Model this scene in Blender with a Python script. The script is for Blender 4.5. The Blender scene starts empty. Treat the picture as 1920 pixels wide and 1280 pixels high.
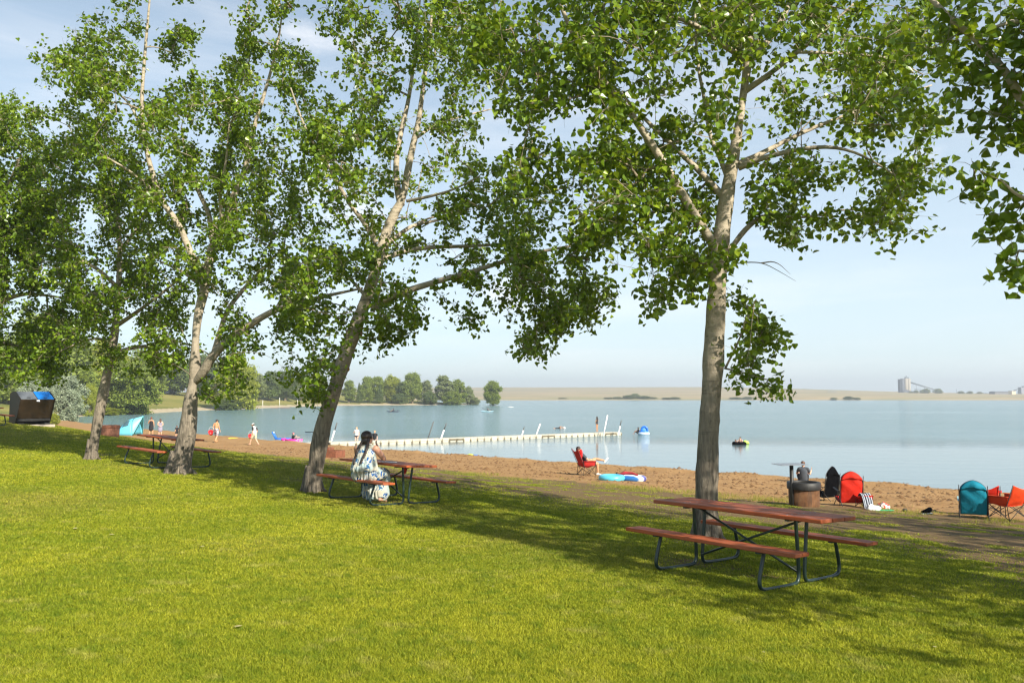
import bpy, math, random
import numpy as np
from mathutils import Vector, Matrix, Quaternion, Euler
PI = math.pi
rnd = random.Random(7)
rng = np.random.default_rng(7)
scene = bpy.context.scene
COL = scene.collection
# ------------------------------------------------------------------ camera
CAMZ = 4.0
FPX = 1493.0
PITCH = math.atan((742 - 640) / FPX)
cam_d = bpy.data.cameras.new('camera'); cam = bpy.data.objects.new('camera', cam_d); COL.objects.link(cam)
cam_d.sensor_width = 36; cam_d.lens = FPX / 1920 * 36; cam_d.clip_start = 0.1; cam_d.clip_end = 20000
cam.location = (0, 0, CAMZ); cam.rotation_euler = (PI / 2 + PITCH, 0, 0)
scene.camera = cam
cP, sP = math.cos(PITCH), math.sin(PITCH)
def ray(px, py):
    x = (px - 960) / FPX; y = (640 - py) / FPX
    return Vector((x, cP - y * sP, sP + y * cP))
def W(px, py, Y):
    "the point at depth Y seen through the photograph's pixel"
    r = ray(px, py); t = Y / r.y
    return Vector((r.x * t, Y, CAMZ + r.z * t))
# ------------------------------------------------------------------ terrain
def smooth(a, b, x):
    t = np.clip((x - a) / (b - a), 0, 1); return t * t * (3 - 2 * t)
SH = [(37.2, -200), (37.5, -20), (37.6, 5), (38.1, 15), (38.6, 30), (40, 49), (42.8, 70.6), (44, 77.7), (46.4, 93.5), (49.6, 111), (54, 131), (58, 142)]
def su(s, u): return (.626 * s - .779 * u, .779 * s + .626 * u)
LAKE = [su(s, u) for s, u in SH] + [(-84, 152), (-84, 163), (-82.5, 176), (-85, 199), (-86, 221), (-82, 249), (-80, 299), (-71, 332), (-49, 348), (-30, 353), (-19, 366),
        (-16, 376), (-25, 398), (-60, 440), (-80, 560), (-70, 730), (0, 746), (300, 762), (800, 765), (1600, 700), (1600, -500), (500, -500)]
LA = np.array(LAKE)
def lake_sd(X, Y):
    "signed distance to the shoreline, positive on land"
    X = np.asarray(X, float); Y = np.asarray(Y, float)
    d = np.full(X.shape, 1e9); ins = np.zeros(X.shape, bool)
    n = len(LA)
    for i in range(n):
        a = LA[i]; b = LA[(i + 1) % n]; e = b - a
        wx = X - a[0]; wy = Y - a[1]
        t = np.clip((wx * e[0] + wy * e[1]) / (e @ e), 0, 1)
        d = np.minimum(d, np.hypot(wx - e[0] * t, wy - e[1] * t))
        c = ((a[1] > Y) != (b[1] > Y))
        with np.errstate(divide='ignore', invalid='ignore'):
            xi = a[0] + (Y - a[1]) * e[0] / (e[1] if e[1] != 0 else 1e-9)
        ins ^= c & (X < xi)
    return np.where(ins, -d, d)
# value noise -----------------------------------------------------------
_perm = np.random.default_rng(3).random((256, 256))
def vnoise(x, y):
    xi = np.floor(x).astype(int); yi = np.floor(y).astype(int)
    fx = x - xi; fy = y - yi; fx = fx * fx * (3 - 2 * fx); fy = fy * fy * (3 - 2 * fy)
    a = _perm[xi % 256, yi % 256]; b = _perm[(xi + 1) % 256, yi % 256]
    c = _perm[xi % 256, (yi + 1) % 256]; d = _perm[(xi + 1) % 256, (yi + 1) % 256]
    return (a * (1 - fx) + b * fx) * (1 - fy) + (c * (1 - fx) + d * fx) * fy
def fbm(x, y, o=4):
    s = 0; a = .5
    for k in range(o):
        s = s + a * vnoise(x + 17.3 * k, y + 5.1 * k); x = x * 2.03; y = y * 2.03; a *= .5
    return s
_px = [-60, -20, -7, -2, 0, 2.0, 14, 16, 20.4, 26, 29, 38, 68, 200, 600, 4000]
_pz = [-3, -1.6, -.5, -.15, 0, .28, .92, 1.03, 1.4, 1.8, 1.94, 2.35, 2.6, 3.0, 3.2, 3.4]
_ss = np.linspace(-60, 4000, 40601); _zz = np.interp(_ss, _px, _pz)
_k = np.ones(25) / 25; _zz[100:-100] = np.convolve(_zz, _k, 'same')[100:-100]
def H(X, Y, detail=False):
    X = np.asarray(X, float); Y = np.asarray(Y, float)
    sd = lake_sd(X, Y)
    z = np.interp(sd, _ss, _zz)
    s = .626 * X + .779 * Y; u = -.779 * X + .626 * Y
    near = 1 - smooth(120, 160, np.hypot(X, Y))
    z = z + near * np.minimum(.0007 * np.maximum(u, 0) ** 2, 1.7) * (1 - smooth(13, 25, s)) * (sd > 0)
    # left bank rises behind the bay
    bank = smooth(3, 42, sd) * smooth(-72, -92, X) * smooth(140, 175, Y) * (1 - smooth(480, 700, Y))
    z = z + bank * (2.3 + 0.8 * smooth(-84, -160, X))
    # far hills
    A = smooth(-900, -100, X) * (1 - smooth(350, 1050, X)) * 17.5 + 3.0
    hill = A * smooth(900, 1950, Y + 60 * np.sin(X / 210.)) * (0.93 + .12 * np.sin(X / 170. + 1) * np.sin(Y / 300.))
    z = z + np.where(Y > 760, hill + 2.2 * smooth(770, 1150, Y), 0)
    z = z + np.where((sd > 0), .05 * (fbm(X * .35, Y * .35, 3) - .45) * np.minimum(sd, 3) / 3, 0)
    if detail:
        bz = smooth(.3, 1.5, sd) * (1 - smooth(13, 15.5, sd)) * near
        z = z + bz * (.11 * (fbm(X * 1.1, Y * 1.1, 4) - .45) + .06 * np.maximum(fbm(X * 2.7 + 9, Y * 2.7, 3) - .5, 0)
                      + .30 * np.exp(-((sd - 2.6) / 1.1) ** 2) * fbm(X * .45, Y * .45 + 4, 3))
    return z
def h1(x, y): return float(H(np.array([x]), np.array([y]))[0])
def G(px, py, water=False):
    "the point of the ground seen through a pixel"
    r = ray(px, py); t = np.concatenate([np.arange(2, 120, .05), np.geomspace(120, 3000, 4000)])
    X = r.x * t; Y = r.y * t; Z = CAMZ + r.z * t
    g = H(X, Y)
    if water: g = np.maximum(g, 0)
    k = np.argmax(Z <= g)
    if Z[k] > g[k]: k = len(t) - 1
    return Vector((X[k], Y[k], float(g[k])))
# ------------------------------------------------------------------ tagging helpers
def tag(o, label=None, cat=None, group=None, kind=None):
    if label: o['label'] = label
    if cat: o['category'] = cat
    if group: o['group'] = group
    if kind: o['kind'] = kind
    return o
def thing(name, label, cat, loc=(0, 0, 0), rz=0, group=None, tilt=(0, 0)):
    o = bpy.data.objects.new(name, None); COL.objects.link(o); o.empty_display_size = .2
    o.location = loc; o.rotation_euler = (tilt[0], tilt[1], rz)
    return tag(o, label, cat, group)
def mesh_obj(name, me, mat, parent=None):
    o = bpy.data.objects.new(name, me); COL.objects.link(o)
    if mat is not None:
        for m in (mat if isinstance(mat, (list, tuple)) else [mat]): me.materials.append(m)
    if parent is not None: o.parent = parent
    return o
class MB:
    "collects shapes and links them as ONE mesh"
    def __init__(s): s.v = []; s.f = []; s.m = []; s.sm = []; s.cur = 0
    def add(s, vs, fs, sm=True):
        o = len(s.v); s.v += [tuple(v) for v in vs]
        for f in fs: s.f.append([i + o for i in f]); s.m.append(s.cur); s.sm.append(sm)
        return s
    def box(s, c, size, rot=None, bev=0.0):
        hx, hy, hz = size[0] / 2, size[1] / 2, size[2] / 2
        c = Vector(c); M = rot.to_matrix() if rot is not None else None
        def P(x, y, z):
            p = Vector((x, y, z)); p = M @ p if M else p; return p + c
        b = min(bev, hx * .9, hy * .9, hz * .9)
        if b <= 0:
            vs = [P(x, y, z) for x in (-hx, hx) for y in (-hy, hy) for z in (-hz, hz)]
            return s.add(vs, [(0, 1, 3, 2), (4, 6, 7, 5), (0, 4, 5, 1), (2, 3, 7, 6), (0, 2, 6, 4), (1, 5, 7, 3)], False)
        vs = []; idx = {}
        for sx in (-1, 1):
            for sy in (-1, 1):
                for sz in (-1, 1):
                    for a in range(3):
                        p = [sx * (hx - b), sy * (hy - b), sz * (hz - b)]
                        p[a] = (sx * hx, sy * hy, sz * hz)[a]
                        idx[(sx, sy, sz, a)] = len(vs); vs.append(P(*p))
        fs = []
        I = lambda x, y, z, a: idx[(x, y, z, a)]
        for q in (-1, 1):
            fs.append([I(q, -1, -1, 0), I(q, 1, -1, 0), I(q, 1, 1, 0), I(q, -1, 1, 0)][::q])
            fs.append([I(-1, q, -1, 1), I(-1, q, 1, 1), I(1, q, 1, 1), I(1, q, -1, 1)][::q])
            fs.append([I(-1, -1, q, 2), I(1, -1, q, 2), I(1, 1, q, 2), I(-1, 1, q, 2)][::q])
        for y in (-1, 1):
            for z in (-1, 1): fs.append([I(-1, y, z, 1), I(-1, y, z, 2), I(1, y, z, 2), I(1, y, z, 1)][::y * z])
        for x in (-1, 1):
            for z in (-1, 1): fs.append([I(x, -1, z, 0), I(x, 1, z, 0), I(x, 1, z, 2), I(x, -1, z, 2)][::x * z])
        for x in (-1, 1):
            for y in (-1, 1): fs.append([I(x, y, -1, 0), I(x, y, -1, 1), I(x, y, 1, 1), I(x, y, 1, 0)][::-x * y])
        for x in (-1, 1):
            for y in (-1, 1):
                for z in (-1, 1): fs.append([I(x, y, z, 0), I(x, y, z, 1), I(x, y, z, 2)][::x * y * z])
        return s.add(vs, fs, False)
    def tube(s, pts, r, n=8, caps=True, flat=None, jit=0):
        "round tube; flat=(kx, ky, side) makes the section an ellipse with its first axis along side"
        pts = [Vector(p) for p in pts]; m = len(pts)
        if not hasattr(r, '__len__'): r = [r] * m
        vs = []; up = None
        for i in range(m):
            t = (pts[min(i + 1, m - 1)] - pts[max(i - 1, 0)])
            t = t.normalized() if t.length > 1e-9 else Vector((0, 0, 1))
            if flat is not None:
                a = Vector(flat[2]); a = (a - t * a.dot(t)).normalized(); b = t.cross(a)
            else:
                if up is None: up = Vector((1, 0, 0)) if abs(t.x) < .8 else Vector((0, 1, 0))
                a = (up - t * up.dot(t)).normalized(); b = t.cross(a); up = a
            ri = r[i]; rx, ry = (ri if hasattr(ri, '__len__') else (ri, ri))
            if flat is not None: rx *= flat[0]; ry *= flat[1]
            for k in range(n):
                an = 2 * PI * k / n; j = 1 + (rnd.uniform(-jit, jit) if jit else 0)
                vs.append(pts[i] + a * (math.cos(an) * rx * j) + b * (math.sin(an) * ry * j))
        fs = [(i * n + k, i * n + (k + 1) % n, (i + 1) * n + (k + 1) % n, (i + 1) * n + k) for i in range(m - 1) for k in range(n)]
        if caps: fs += [tuple(range(n))[::-1], tuple(range((m - 1) * n, m * n))]
        return s.add(vs, fs, True)
    def ball(s, c, r, n=12, m=8, rot=None):
        if not hasattr(r, '__len__'): r = (r, r, r)
        c = Vector(c); vs = []; M = rot.to_matrix() if rot is not None else None
        def P(x, y, z):
            p = Vector((x, y, z)); p = M @ p if M else p; return p + c
        vs.append(P(0, 0, -r[2]))
        for i in range(1, m):
            th = -PI / 2 + PI * i / m
            for k in range(n):
                a = 2 * PI * k / n; vs.append(P(r[0] * math.cos(th) * math.cos(a), r[1] * math.cos(th) * math.sin(a), r[2] * math.sin(th)))
        vs.append(P(0, 0, r[2])); fs = []
        for k in range(n): fs.append((0, 1 + (k + 1) % n, 1 + k))
        for i in range(m - 2):
            for k in range(n):
                a = 1 + i * n + k; b = 1 + i * n + (k + 1) % n; fs.append((a, b, b + n, a + n))
        T = len(vs) - 1; o = 1 + (m - 2) * n
        for k in range(n): fs.append((o + k, o + (k + 1) % n, T))
        return s.add(vs, fs, True)
    def lathe(s, prof, c=(0, 0, 0), n=24, rot=None):
        c = Vector(c); vs = []; M = rot.to_matrix() if rot is not None else None
        for (r, z) in prof:
            for k in range(n):
                a = 2 * PI * k / n; p = Vector((r * math.cos(a), r * math.sin(a), z)); p = M @ p if M else p; vs.append(p + c)
        m = len(prof)
        fs = [(i * n + k, i * n + (k + 1) % n, (i + 1) * n + (k + 1) % n, (i + 1) * n + k) for i in range(m - 1) for k in range(n)]
        return s.add(vs, fs, True)
    def prism(s, poly, a, b):
        "poly: 2D outline mapped by a(x,y)->point and b(x,y)->point"
        n = len(poly); vs = [a(*p) for p in poly] + [b(*p) for p in poly]
        fs = [tuple(range(n))[::-1], tuple(range(n, 2 * n))] + [(k, (k + 1) % n, n + (k + 1) % n, n + k) for k in range(n)]
        return s.add(vs, fs, False)
    def mesh(s, name='m'):
        me = bpy.data.meshes.new(name); me.from_pydata(s.v, [], s.f)
        me.polygons.foreach_set('material_index', s.m); me.polygons.foreach_set('use_smooth', s.sm)
        me.update(); return me
    def build(s, name, mat, parent=None, bevel=0, sub=0):
        o = mesh_obj(name, s.mesh(name), mat, parent)
        if bevel: m = o.modifiers.new('b', 'BEVEL'); m.width = bevel; m.segments = 2; m.limit_method = 'ANGLE'
        if sub: m = o.modifiers.new('s', 'SUBSURF'); m.levels = sub; m.render_levels = sub
        return o
def np_mesh(name, V, F, mats, smooth_=False, attrs=None):
    "fast mesh from numpy arrays; F is (n,k)"
    me = bpy.data.meshes.new(name); V = np.asarray(V, np.float32); F = np.asarray(F, np.int32)
    k = F.shape[1]
    me.vertices.add(len(V)); me.vertices.foreach_set('co', V.ravel())
    me.loops.add(F.size); me.loops.foreach_set('vertex_index', F.ravel())
    me.polygons.add(len(F)); me.polygons.foreach_set('loop_start', np.arange(0, F.size, k, dtype=np.int32))
    try: me.polygons.foreach_set('loop_total', np.full(len(F), k, np.int32))
    except Exception: pass
    me.polygons.foreach_set('use_smooth', np.full(len(F), smooth_, bool))
    if attrs:
        for nm, (dom, arr) in attrs.items():
            at = me.attributes.new(nm, 'FLOAT', dom); at.data.foreach_set('value', np.asarray(arr, np.float32))
    me.update(calc_edges=True); me.validate()
    for m in mats: me.materials.append(m)
    return me
def copy_tree(o, parent=None):
    c = o.copy(); COL.objects.link(c)
    if parent is not None: c.parent = parent
    for ch in [x for x in bpy.data.objects if x.parent == o]: copy_tree(ch, c)
    return c
# ------------------------------------------------------------------ materials
class NT:
    def __init__(s, name):
        s.mat = bpy.data.materials.new(name); s.mat.use_nodes = True; s.t = s.mat.node_tree; s.n = s.t.nodes; s.l = s.t.links
        s.b = s.n['Principled BSDF']; s.out = s.n['Material Output']
        s.tc = None
    def node(s, ty, **kw):
        n = s.n.new(ty)
        for k, v in kw.items():
            if k.startswith('i_'): n.inputs[k[2:].replace('_', ' ')].default_value = v
            else: setattr(n, k, v)
        return n
    def link(s, a, b): s.l.new(a, b)
    def co(s, kind='Object'):
        if s.tc is None: s.tc = s.node('ShaderNodeTexCoord')
        return s.tc.outputs[kind]
    def geo(s): return s.node('ShaderNodeNewGeometry').outputs['Position']
    def map(s, vec, scale=(1, 1, 1), loc=(0, 0, 0), rot=(0, 0, 0)):
        m = s.node('ShaderNodeMapping'); m.inputs['Scale'].default_value = scale; m.inputs['Location'].default_value = loc; m.inputs['Rotation'].default_value = rot
        s.link(vec, m.inputs['Vector']); return m.outputs[0]
    def noise(s, vec, sc, det=4, rough=.55, dist=0):
        n = s.node('ShaderNodeTexNoise'); n.inputs['Scale'].default_value = sc; n.inputs['Detail'].default_value = det
        n.inputs['Roughness'].default_value = rough; n.inputs['Distortion'].default_value = dist
        s.link(vec, n.inputs['Vector']); return n.outputs['Fac']
    def vor(s, vec, sc, feat='F1', out='Distance', dist='EUCLIDEAN', rand=1):
        n = s.node('ShaderNodeTexVoronoi'); n.feature = feat; n.distance = dist; n.inputs['Scale'].default_value = sc; n.inputs['Randomness'].default_value = rand
        s.link(vec, n.inputs['Vector']); return n.outputs[out]
    def ramp(s, fac, stops, interp='LINEAR'):
        r = s.node('ShaderNodeValToRGB'); r.color_ramp.interpolation = interp; e = r.color_ramp.elements
        while len(e) < len(stops): e.new(.5)
        for el, (p, c) in zip(e, stops):
            el.position = p; el.color = (c, c, c, 1) if not hasattr(c, '__len__') else (*c[:3], 1)
        s.link(fac, r.inputs[0]); return r.outputs[0]
    def mix(s, f, a, b, mode='MIX'):
        m = s.node('ShaderNodeMix', data_type='RGBA', blend_type=mode)
        for sock, v in ((m.inputs[0], f), (m.inputs[6], a), (m.inputs[7], b)):
            if hasattr(v, 'is_linked'): s.link(v, sock)
            elif hasattr(v, '__len__'): sock.default_value = (*v[:3], 1)
            else: sock.default_value = v
        return m.outputs[2]
    def math(s, op, a, b=0, clamp=False):
        m = s.node('ShaderNodeMath', operation=op, use_clamp=clamp)
        for sock, v in zip(m.inputs, (a, b)):
            if hasattr(v, 'is_linked'): s.link(v, sock)
            else: sock.default_value = v
        return m.outputs[0]
    def attr(s, name): n = s.node('ShaderNodeAttribute', attribute_name=name); return n.outputs['Fac']
    def bump(s, h, strength=.5, dist=.02, normal=None):
        b = s.node('ShaderNodeBump'); b.inputs['Strength'].default_value = strength; b.inputs['Distance'].default_value = dist
        s.link(h, b.inputs['Height'])
        if normal is not None: s.link(normal, b.inputs['Normal'])
        return b.outputs[0]
    def set(s, col=None, rough=None, metal=None, spec=None, normal=None, sheen=None):
        for k, v in (('Base Color', col), ('Roughness', rough), ('Metallic', metal), ('Specular IOR Level', spec), ('Normal', normal), ('Sheen Weight', sheen)):
            if v is None: continue
            if hasattr(v, 'is_linked'): s.link(v, s.b.inputs[k])
            elif hasattr(v, '__len__'): s.b.inputs[k].default_value = (*v[:3], 1)
            else: s.b.inputs[k].default_value = v
        return s.mat
def simple(name, col, rough=.6, var=.15, sc=8, metal=0, bump=0, spec=.5, sheen=0):
    t = NT(name); n = t.noise(t.co(), sc, 5)
    c2 = tuple(min(1, c * (1 - var)) for c in col); c1 = tuple(min(1, c * (1 + var)) for c in col)
    t.set(t.ramp(n, [(.3, c2), (.7, c1)]), rough, metal, spec)
    if sheen: t.set(sheen=sheen)
    if bump: t.set(normal=t.bump(t.noise(t.co(), sc * 3, 4), .6, bump))
    return t.mat
# ------------------------------------------------------------------ light and sky
SUN_EL = math.radians(34); SV = Vector((.64 * math.cos(SUN_EL), -.768 * math.cos(SUN_EL), math.sin(SUN_EL))).normalized()
world = bpy.data.worlds.new('World'); scene.world = world; world.use_nodes = True
wn = world.node_tree.nodes; wl = world.node_tree.links
bg = wn['Background']; sky = wn.new('ShaderNodeTexSky'); sky.sky_type = 'NISHITA'; sky.sun_disc = False
sky.sun_elevation = SUN_EL; sky.sun_rotation = math.atan2(SV.x, SV.y); sky.altitude = 900; sky.air_density = 1.0; sky.dust_density = 1.6; sky.ozone_density = 1.0
tcw = wn.new('ShaderNodeTexCoord')
def wm(scale, loc=(0, 0, 0), rot=(0, 0, 0)):
    m = wn.new('ShaderNodeMapping'); m.inputs['Scale'].default_value = scale; m.inputs['Location'].default_value = loc; m.inputs['Rotation'].default_value = rot
    wl.new(tcw.outputs['Generated'], m.inputs['Vector']); return m.outputs[0]
def wnoise(v, sc, det, ro, lo, hi, dist=0):
    n = wn.new('ShaderNodeTexNoise'); n.inputs['Scale'].default_value = sc; n.inputs['Detail'].default_value = det; n.inputs['Roughness'].default_value = ro; n.inputs['Distortion'].default_value = dist
    wl.new(v, n.inputs['Vector']); r = wn.new('ShaderNodeMapRange'); r.inputs[1].default_value = lo; r.inputs[2].default_value = hi; r.interpolation_type = 'SMOOTHSTEP'
    wl.new(n.outputs['Fac'], r.inputs[0]); return r.outputs[0]
c_wisp = wnoise(wm((1, 1, 6), (3, .4, 0), (0, .12, 0)), 2.6, 6, .6, .45, .8, .4)
c_puff = wnoise(wm((1, 1, 2.2), (.9, 2.2, .3)), 3.2, 7, .55, .60, .74)
mx = wn.new('ShaderNodeMath'); mx.operation = 'MULTIPLY'; mx.inputs[1].default_value = .30; wl.new(c_wisp, mx.inputs[0])
mp = wn.new('ShaderNodeMath'); mp.operation = 'MULTIPLY'; mp.inputs[1].default_value = .65; wl.new(c_puff, mp.inputs[0])
ma = wn.new('ShaderNodeMath'); ma.operation = 'ADD'; ma.use_clamp = True; wl.new(mx.outputs[0], ma.inputs[0]); wl.new(mp.outputs[0], ma.inputs[1])
# the hazy prairie sky: a milky veil over the clear-air gradient, thinned overhead to weaken the fill light
veil = wn.new('ShaderNodeMix'); veil.data_type = 'RGBA'; 
_sz = wn.new('ShaderNodeSeparateXYZ'); wl.new(tcw.outputs['Generated'], _sz.inputs[0])
_vr = wn.new('ShaderNodeMapRange'); _vr.inputs[1].default_value = 0; _vr.interpolation_type = 'SMOOTHSTEP'; _vr.inputs[2].default_value = .80; _vr.inputs[3].default_value = .60; _vr.inputs[4].default_value = 0; wl.new(_sz.outputs[2], _vr.inputs[0]); wl.new(_vr.outputs[0], veil.inputs[0])
_tn = wn.new('ShaderNodeMix'); _tn.data_type = 'RGBA'; _tn.blend_type = 'MULTIPLY'; _tn.inputs[0].default_value = 1; _tn.inputs[7].default_value = (.90, 1.05, 1.03, 1); wl.new(sky.outputs[0], _tn.inputs[6]); wl.new(_tn.outputs[2], veil.inputs[6]); veil.inputs[7].default_value = (7.3, 8.2, 8.9, 1)
cm = wn.new('ShaderNodeMix'); cm.data_type = 'RGBA'
wl.new(ma.outputs[0], cm.inputs[0]); wl.new(veil.outputs[2], cm.inputs[6]); cm.inputs[7].default_value = (9.0, 8.9, 8.9, 1)
wl.new(cm.outputs[2], bg.inputs[0]); bg.inputs[1].default_value = .080
sun_d = bpy.data.lights.new('sun', 'SUN'); sun_d.energy = 5.0; sun_d.angle = math.radians(.55); sun_d.color = (1, .93, .80)
sun = bpy.data.objects.new('sun', sun_d); COL.objects.link(sun); sun.rotation_euler = SV.to_track_quat('Z', 'Y').to_euler(); sun.location = (0, 0, 50)
scene.view_settings.view_transform = 'Standard'; scene.view_settings.look = 'None'; scene.view_settings.exposure = 0.84; scene.view_settings.gamma = 1
try:
    scene.cycles.use_denoising = True; scene.cycles.denoiser = 'OPENIMAGEDENOISE'; scene.cycles.denoising_prefilter = 'ACCURATE'
    scene.cycles.max_bounces = 6; scene.cycles.diffuse_bounces = 3; scene.cycles.glossy_bounces = 3; scene.cycles.transmission_bounces = 4; scene.cycles.volume_bounces = 0
    scene.cycles.transparent_max_bounces = 6; scene.cycles.caustics_reflective = False; scene.cycles.caustics_refractive = False
    scene.cycles.sample_clamp_indirect = 6; scene.cycles.filter_width = 1.3
except Exception: pass
# ------------------------------------------------------------------ ground
def grass_cover(X, Y):
    "how thickly grass grows, 0..1: worn dry earth under the trees towards the beach"
    sd = lake_sd(X, Y); s = .626 * X + .779 * Y; u = -.779 * X + .626 * Y
    n = fbm(X * .5 + 3, Y * .5 + 1, 4); n2 = fbm(X * 1.9, Y * 1.9 + 7, 3)
    worn = smooth(26.0, 19.5, sd + 3.5 * (n - .47) + smooth(5.5, -2, u) * -5.0 - .8 + smooth(8, 28, u) * 1.2 - smooth(42, 60, u) * 6)
    c = 1 - .93 * worn * smooth(.22, .50, n2 + .06) - .06 * worn
    for bx, by, br in ((2.9, 11.9, .75), (-4.95, 19.4, .8), (-8.6, 20.4, .8), (-12, 23.5, .6), (2.9, 9.4, .55), (2.2, 10.1, .5), (-2.3, 15.6, .6)):
        c = c * (1 - .75 * np.exp(-((X - bx) ** 2 + (Y - by) ** 2) / br ** 2) * smooth(.25, .6, n2 + .15))
    return np.clip(c, 0.02, 1)
def dryness(X, Y):
    return np.clip(smooth(.40, .66, fbm(X * .23 + 11, Y * .23, 4)) * .8 + smooth(29, 17, lake_sd(X, Y)) * .6, 0, 1)
def polar(name, r0, r1, nr, a0, a1, na, keep, mat, detail=True, dz=0):
    rr = np.geomspace(r0, r1, nr); aa = np.linspace(a0, a1, na)
    R, A = np.meshgrid(rr, aa, indexing='ij'); X = R * np.sin(A); Y = R * np.cos(A)
    return X, Y
def ground_sheet():
    # one polar sheet round the camera, finer in the direction of view; split by kind of ground along its own cells
    rr = np.concatenate([[0.3, .8, 1.5], np.geomspace(2.2, 7000, 520)])
    aa = np.concatenate([np.linspace(-PI, -.75, 60, endpoint=False), np.linspace(-.75, .75, 760, endpoint=False), np.linspace(.75, PI, 61)])
    R, A = np.meshgrid(rr, aa, indexing='ij'); X = R * np.sin(A); Y = R * np.cos(A)
    Z = H(X, Y, True); sd = lake_sd(X, Y)
    nr, na = R.shape
    I = np.arange(nr * na).reshape(nr, na)
    F = np.stack([I[:-1, :-1], I[:-1, 1:], I[1:, 1:], I[1:, :-1]], -1).reshape(-1, 4)
    Fc = lambda Q: (Q.ravel()[F]).mean(1)
    fx, fy, fsd = Fc(X), Fc(Y), Fc(sd)
    edge = 14.6 + 1.6 * (fbm(fx * .6, fy * .6, 4) - .47) * 2
    rad = np.hypot(fx, fy)
    beach = (fsd < edge) & (rad < 135)
    shorefar = (fsd < 5.5 + 4 * fbm(fx * .05, fy * .05, 3)) & (rad >= 135)
    V = np.stack([X, Y, Z], -1).reshape(-1, 3)
    cov = grass_cover(X, Y).ravel(); dry = dryness(X, Y).ravel()
    def part(name, mask, mats, label_kind='structure'):
        f = F[mask]; u, inv = np.unique(f, return_inverse=True)
        me = np_mesh(name, V[u], inv.reshape(-1, 4), mats, True, {'cover': ('POINT', cov[u]), 'dry': ('POINT', dry[u]), 'shore': ('POINT', sd.ravel()[u])})
        o = bpy.data.objects.new(name, me); COL.objects.link(o); o['kind'] = 'structure'; return o
    part('beach', beach | (shorefar & (fy < 600)), [M_sand])
    part('lawn', ~beach & (rad < 135), [M_lawn])
    part('hills', ~(beach | (shorefar & (fy < 600))) & (rad >= 135), [M_field])
# ------------------------------------------------------------------ ground materials
def m_sand():
    t = NT('sand'); g = t.geo(); n1 = t.noise(g, .9, 6, .6); n2 = t.noise(g, 9, 6, .7); n3 = t.vor(g, 6)
    c = t.ramp(n1, [(.3, (.30, .168, .066)), (.7, (.42, .25, .105))])
    c = t.mix(t.ramp(n2, [(.32, .75), (.5, 0)]), c, (.15, .082, .036))
    wet = t.ramp(t.attr('shore'), [(0, .9), (.02, .75), (.06, 0)])
    t2 = t.node('ShaderNodeMapRange'); t2.inputs[1].default_value = .2; t2.inputs[2].default_value = 2.2; t2.inputs[3].default_value = .75; t2.inputs[4].default_value = 0
    t.link(t.attr('shore'), t2.inputs[0])
    c = t.mix(t2.outputs[0], c, (.13, .07, .035))
    far = t.node('ShaderNodeMapRange'); far.inputs[1].default_value = 130; far.inputs[2].default_value = 150
    ln = t.node('ShaderNodeVectorMath', operation='LENGTH'); t.link(g, ln.inputs[0]); t.link(ln.outputs['Value'], far.inputs[0])
    c = t.mix(far.outputs[0], c, t.ramp(n1, [(.35, (.34, .27, .17)), (.65, (.52, .44, .30))]))
    b = t.bump(n2, 1, .05); b = t.bump(n3, .5, .035, b)
    return t.set(c, .95, spec=.2, normal=b)
def m_lawn():
    t = NT('turf'); g = t.geo(); n1 = t.noise(g, 3, 6, .6); n2 = t.noise(g, 40, 4, .7)
    green = t.ramp(n1, [(.3, (.13, .14, .014)), (.7, (.21, .215, .026))])
    drygrass = t.ramp(n1, [(.3, (.15, .135, .045)), (.7, (.22, .185, .07))])
    earth = t.ramp(n2, [(.3, (.13, .085, .038)), (.75, (.23, .155, .075))])
    c = t.mix(t.math('MULTIPLY', t.attr('dry'), .65), green, drygrass)
    cv = t.math('ADD', t.attr('cover'), t.math('MULTIPLY', t.math('SUBTRACT', t.noise(g, 6, 5, .7), .5), .9), True)
    c = t.mix(t.ramp(cv, [(.25, 0), (.6, 1)]), earth, c)
    return t.set(c, .95, spec=.15, normal=t.bump(n2, 1, .03))
def m_field():
    t = NT('prairie'); g = t.geo(); sp = t.node('ShaderNodeSeparateXYZ'); t.link(g, sp.inputs[0])
    gl = t.map(g, (1, 3, 1)); n1 = t.noise(gl, .006, 6, .6); n2 = t.noise(g, .05, 6, .65); n3 = t.noise(t.map(g, (.3, 1.4, 1)), .02, 3)
    gold = t.ramp(n1, [(.3, (.26, .21, .12)), (.5, (.40, .31, .18)), (.7, (.29, .26, .145))])
    gold = t.mix(t.ramp(n3, [(.50, 0), (.57, .6)]), gold, (.20, .21, .11))
    bank = t.ramp(n2, [(.35, (.14, .155, .035)), (.6, (.25, .22, .065))])
    mr = t.node('ShaderNodeMapRange'); mr.inputs[1].default_value = 420; mr.inputs[2].default_value = 700; t.link(sp.outputs[1], mr.inputs[0])
    c = t.mix(mr.outputs[0], bank, gold)
    return t.set(c, .95, spec=.1, normal=t.bump(n2, .5, .4))
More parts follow.
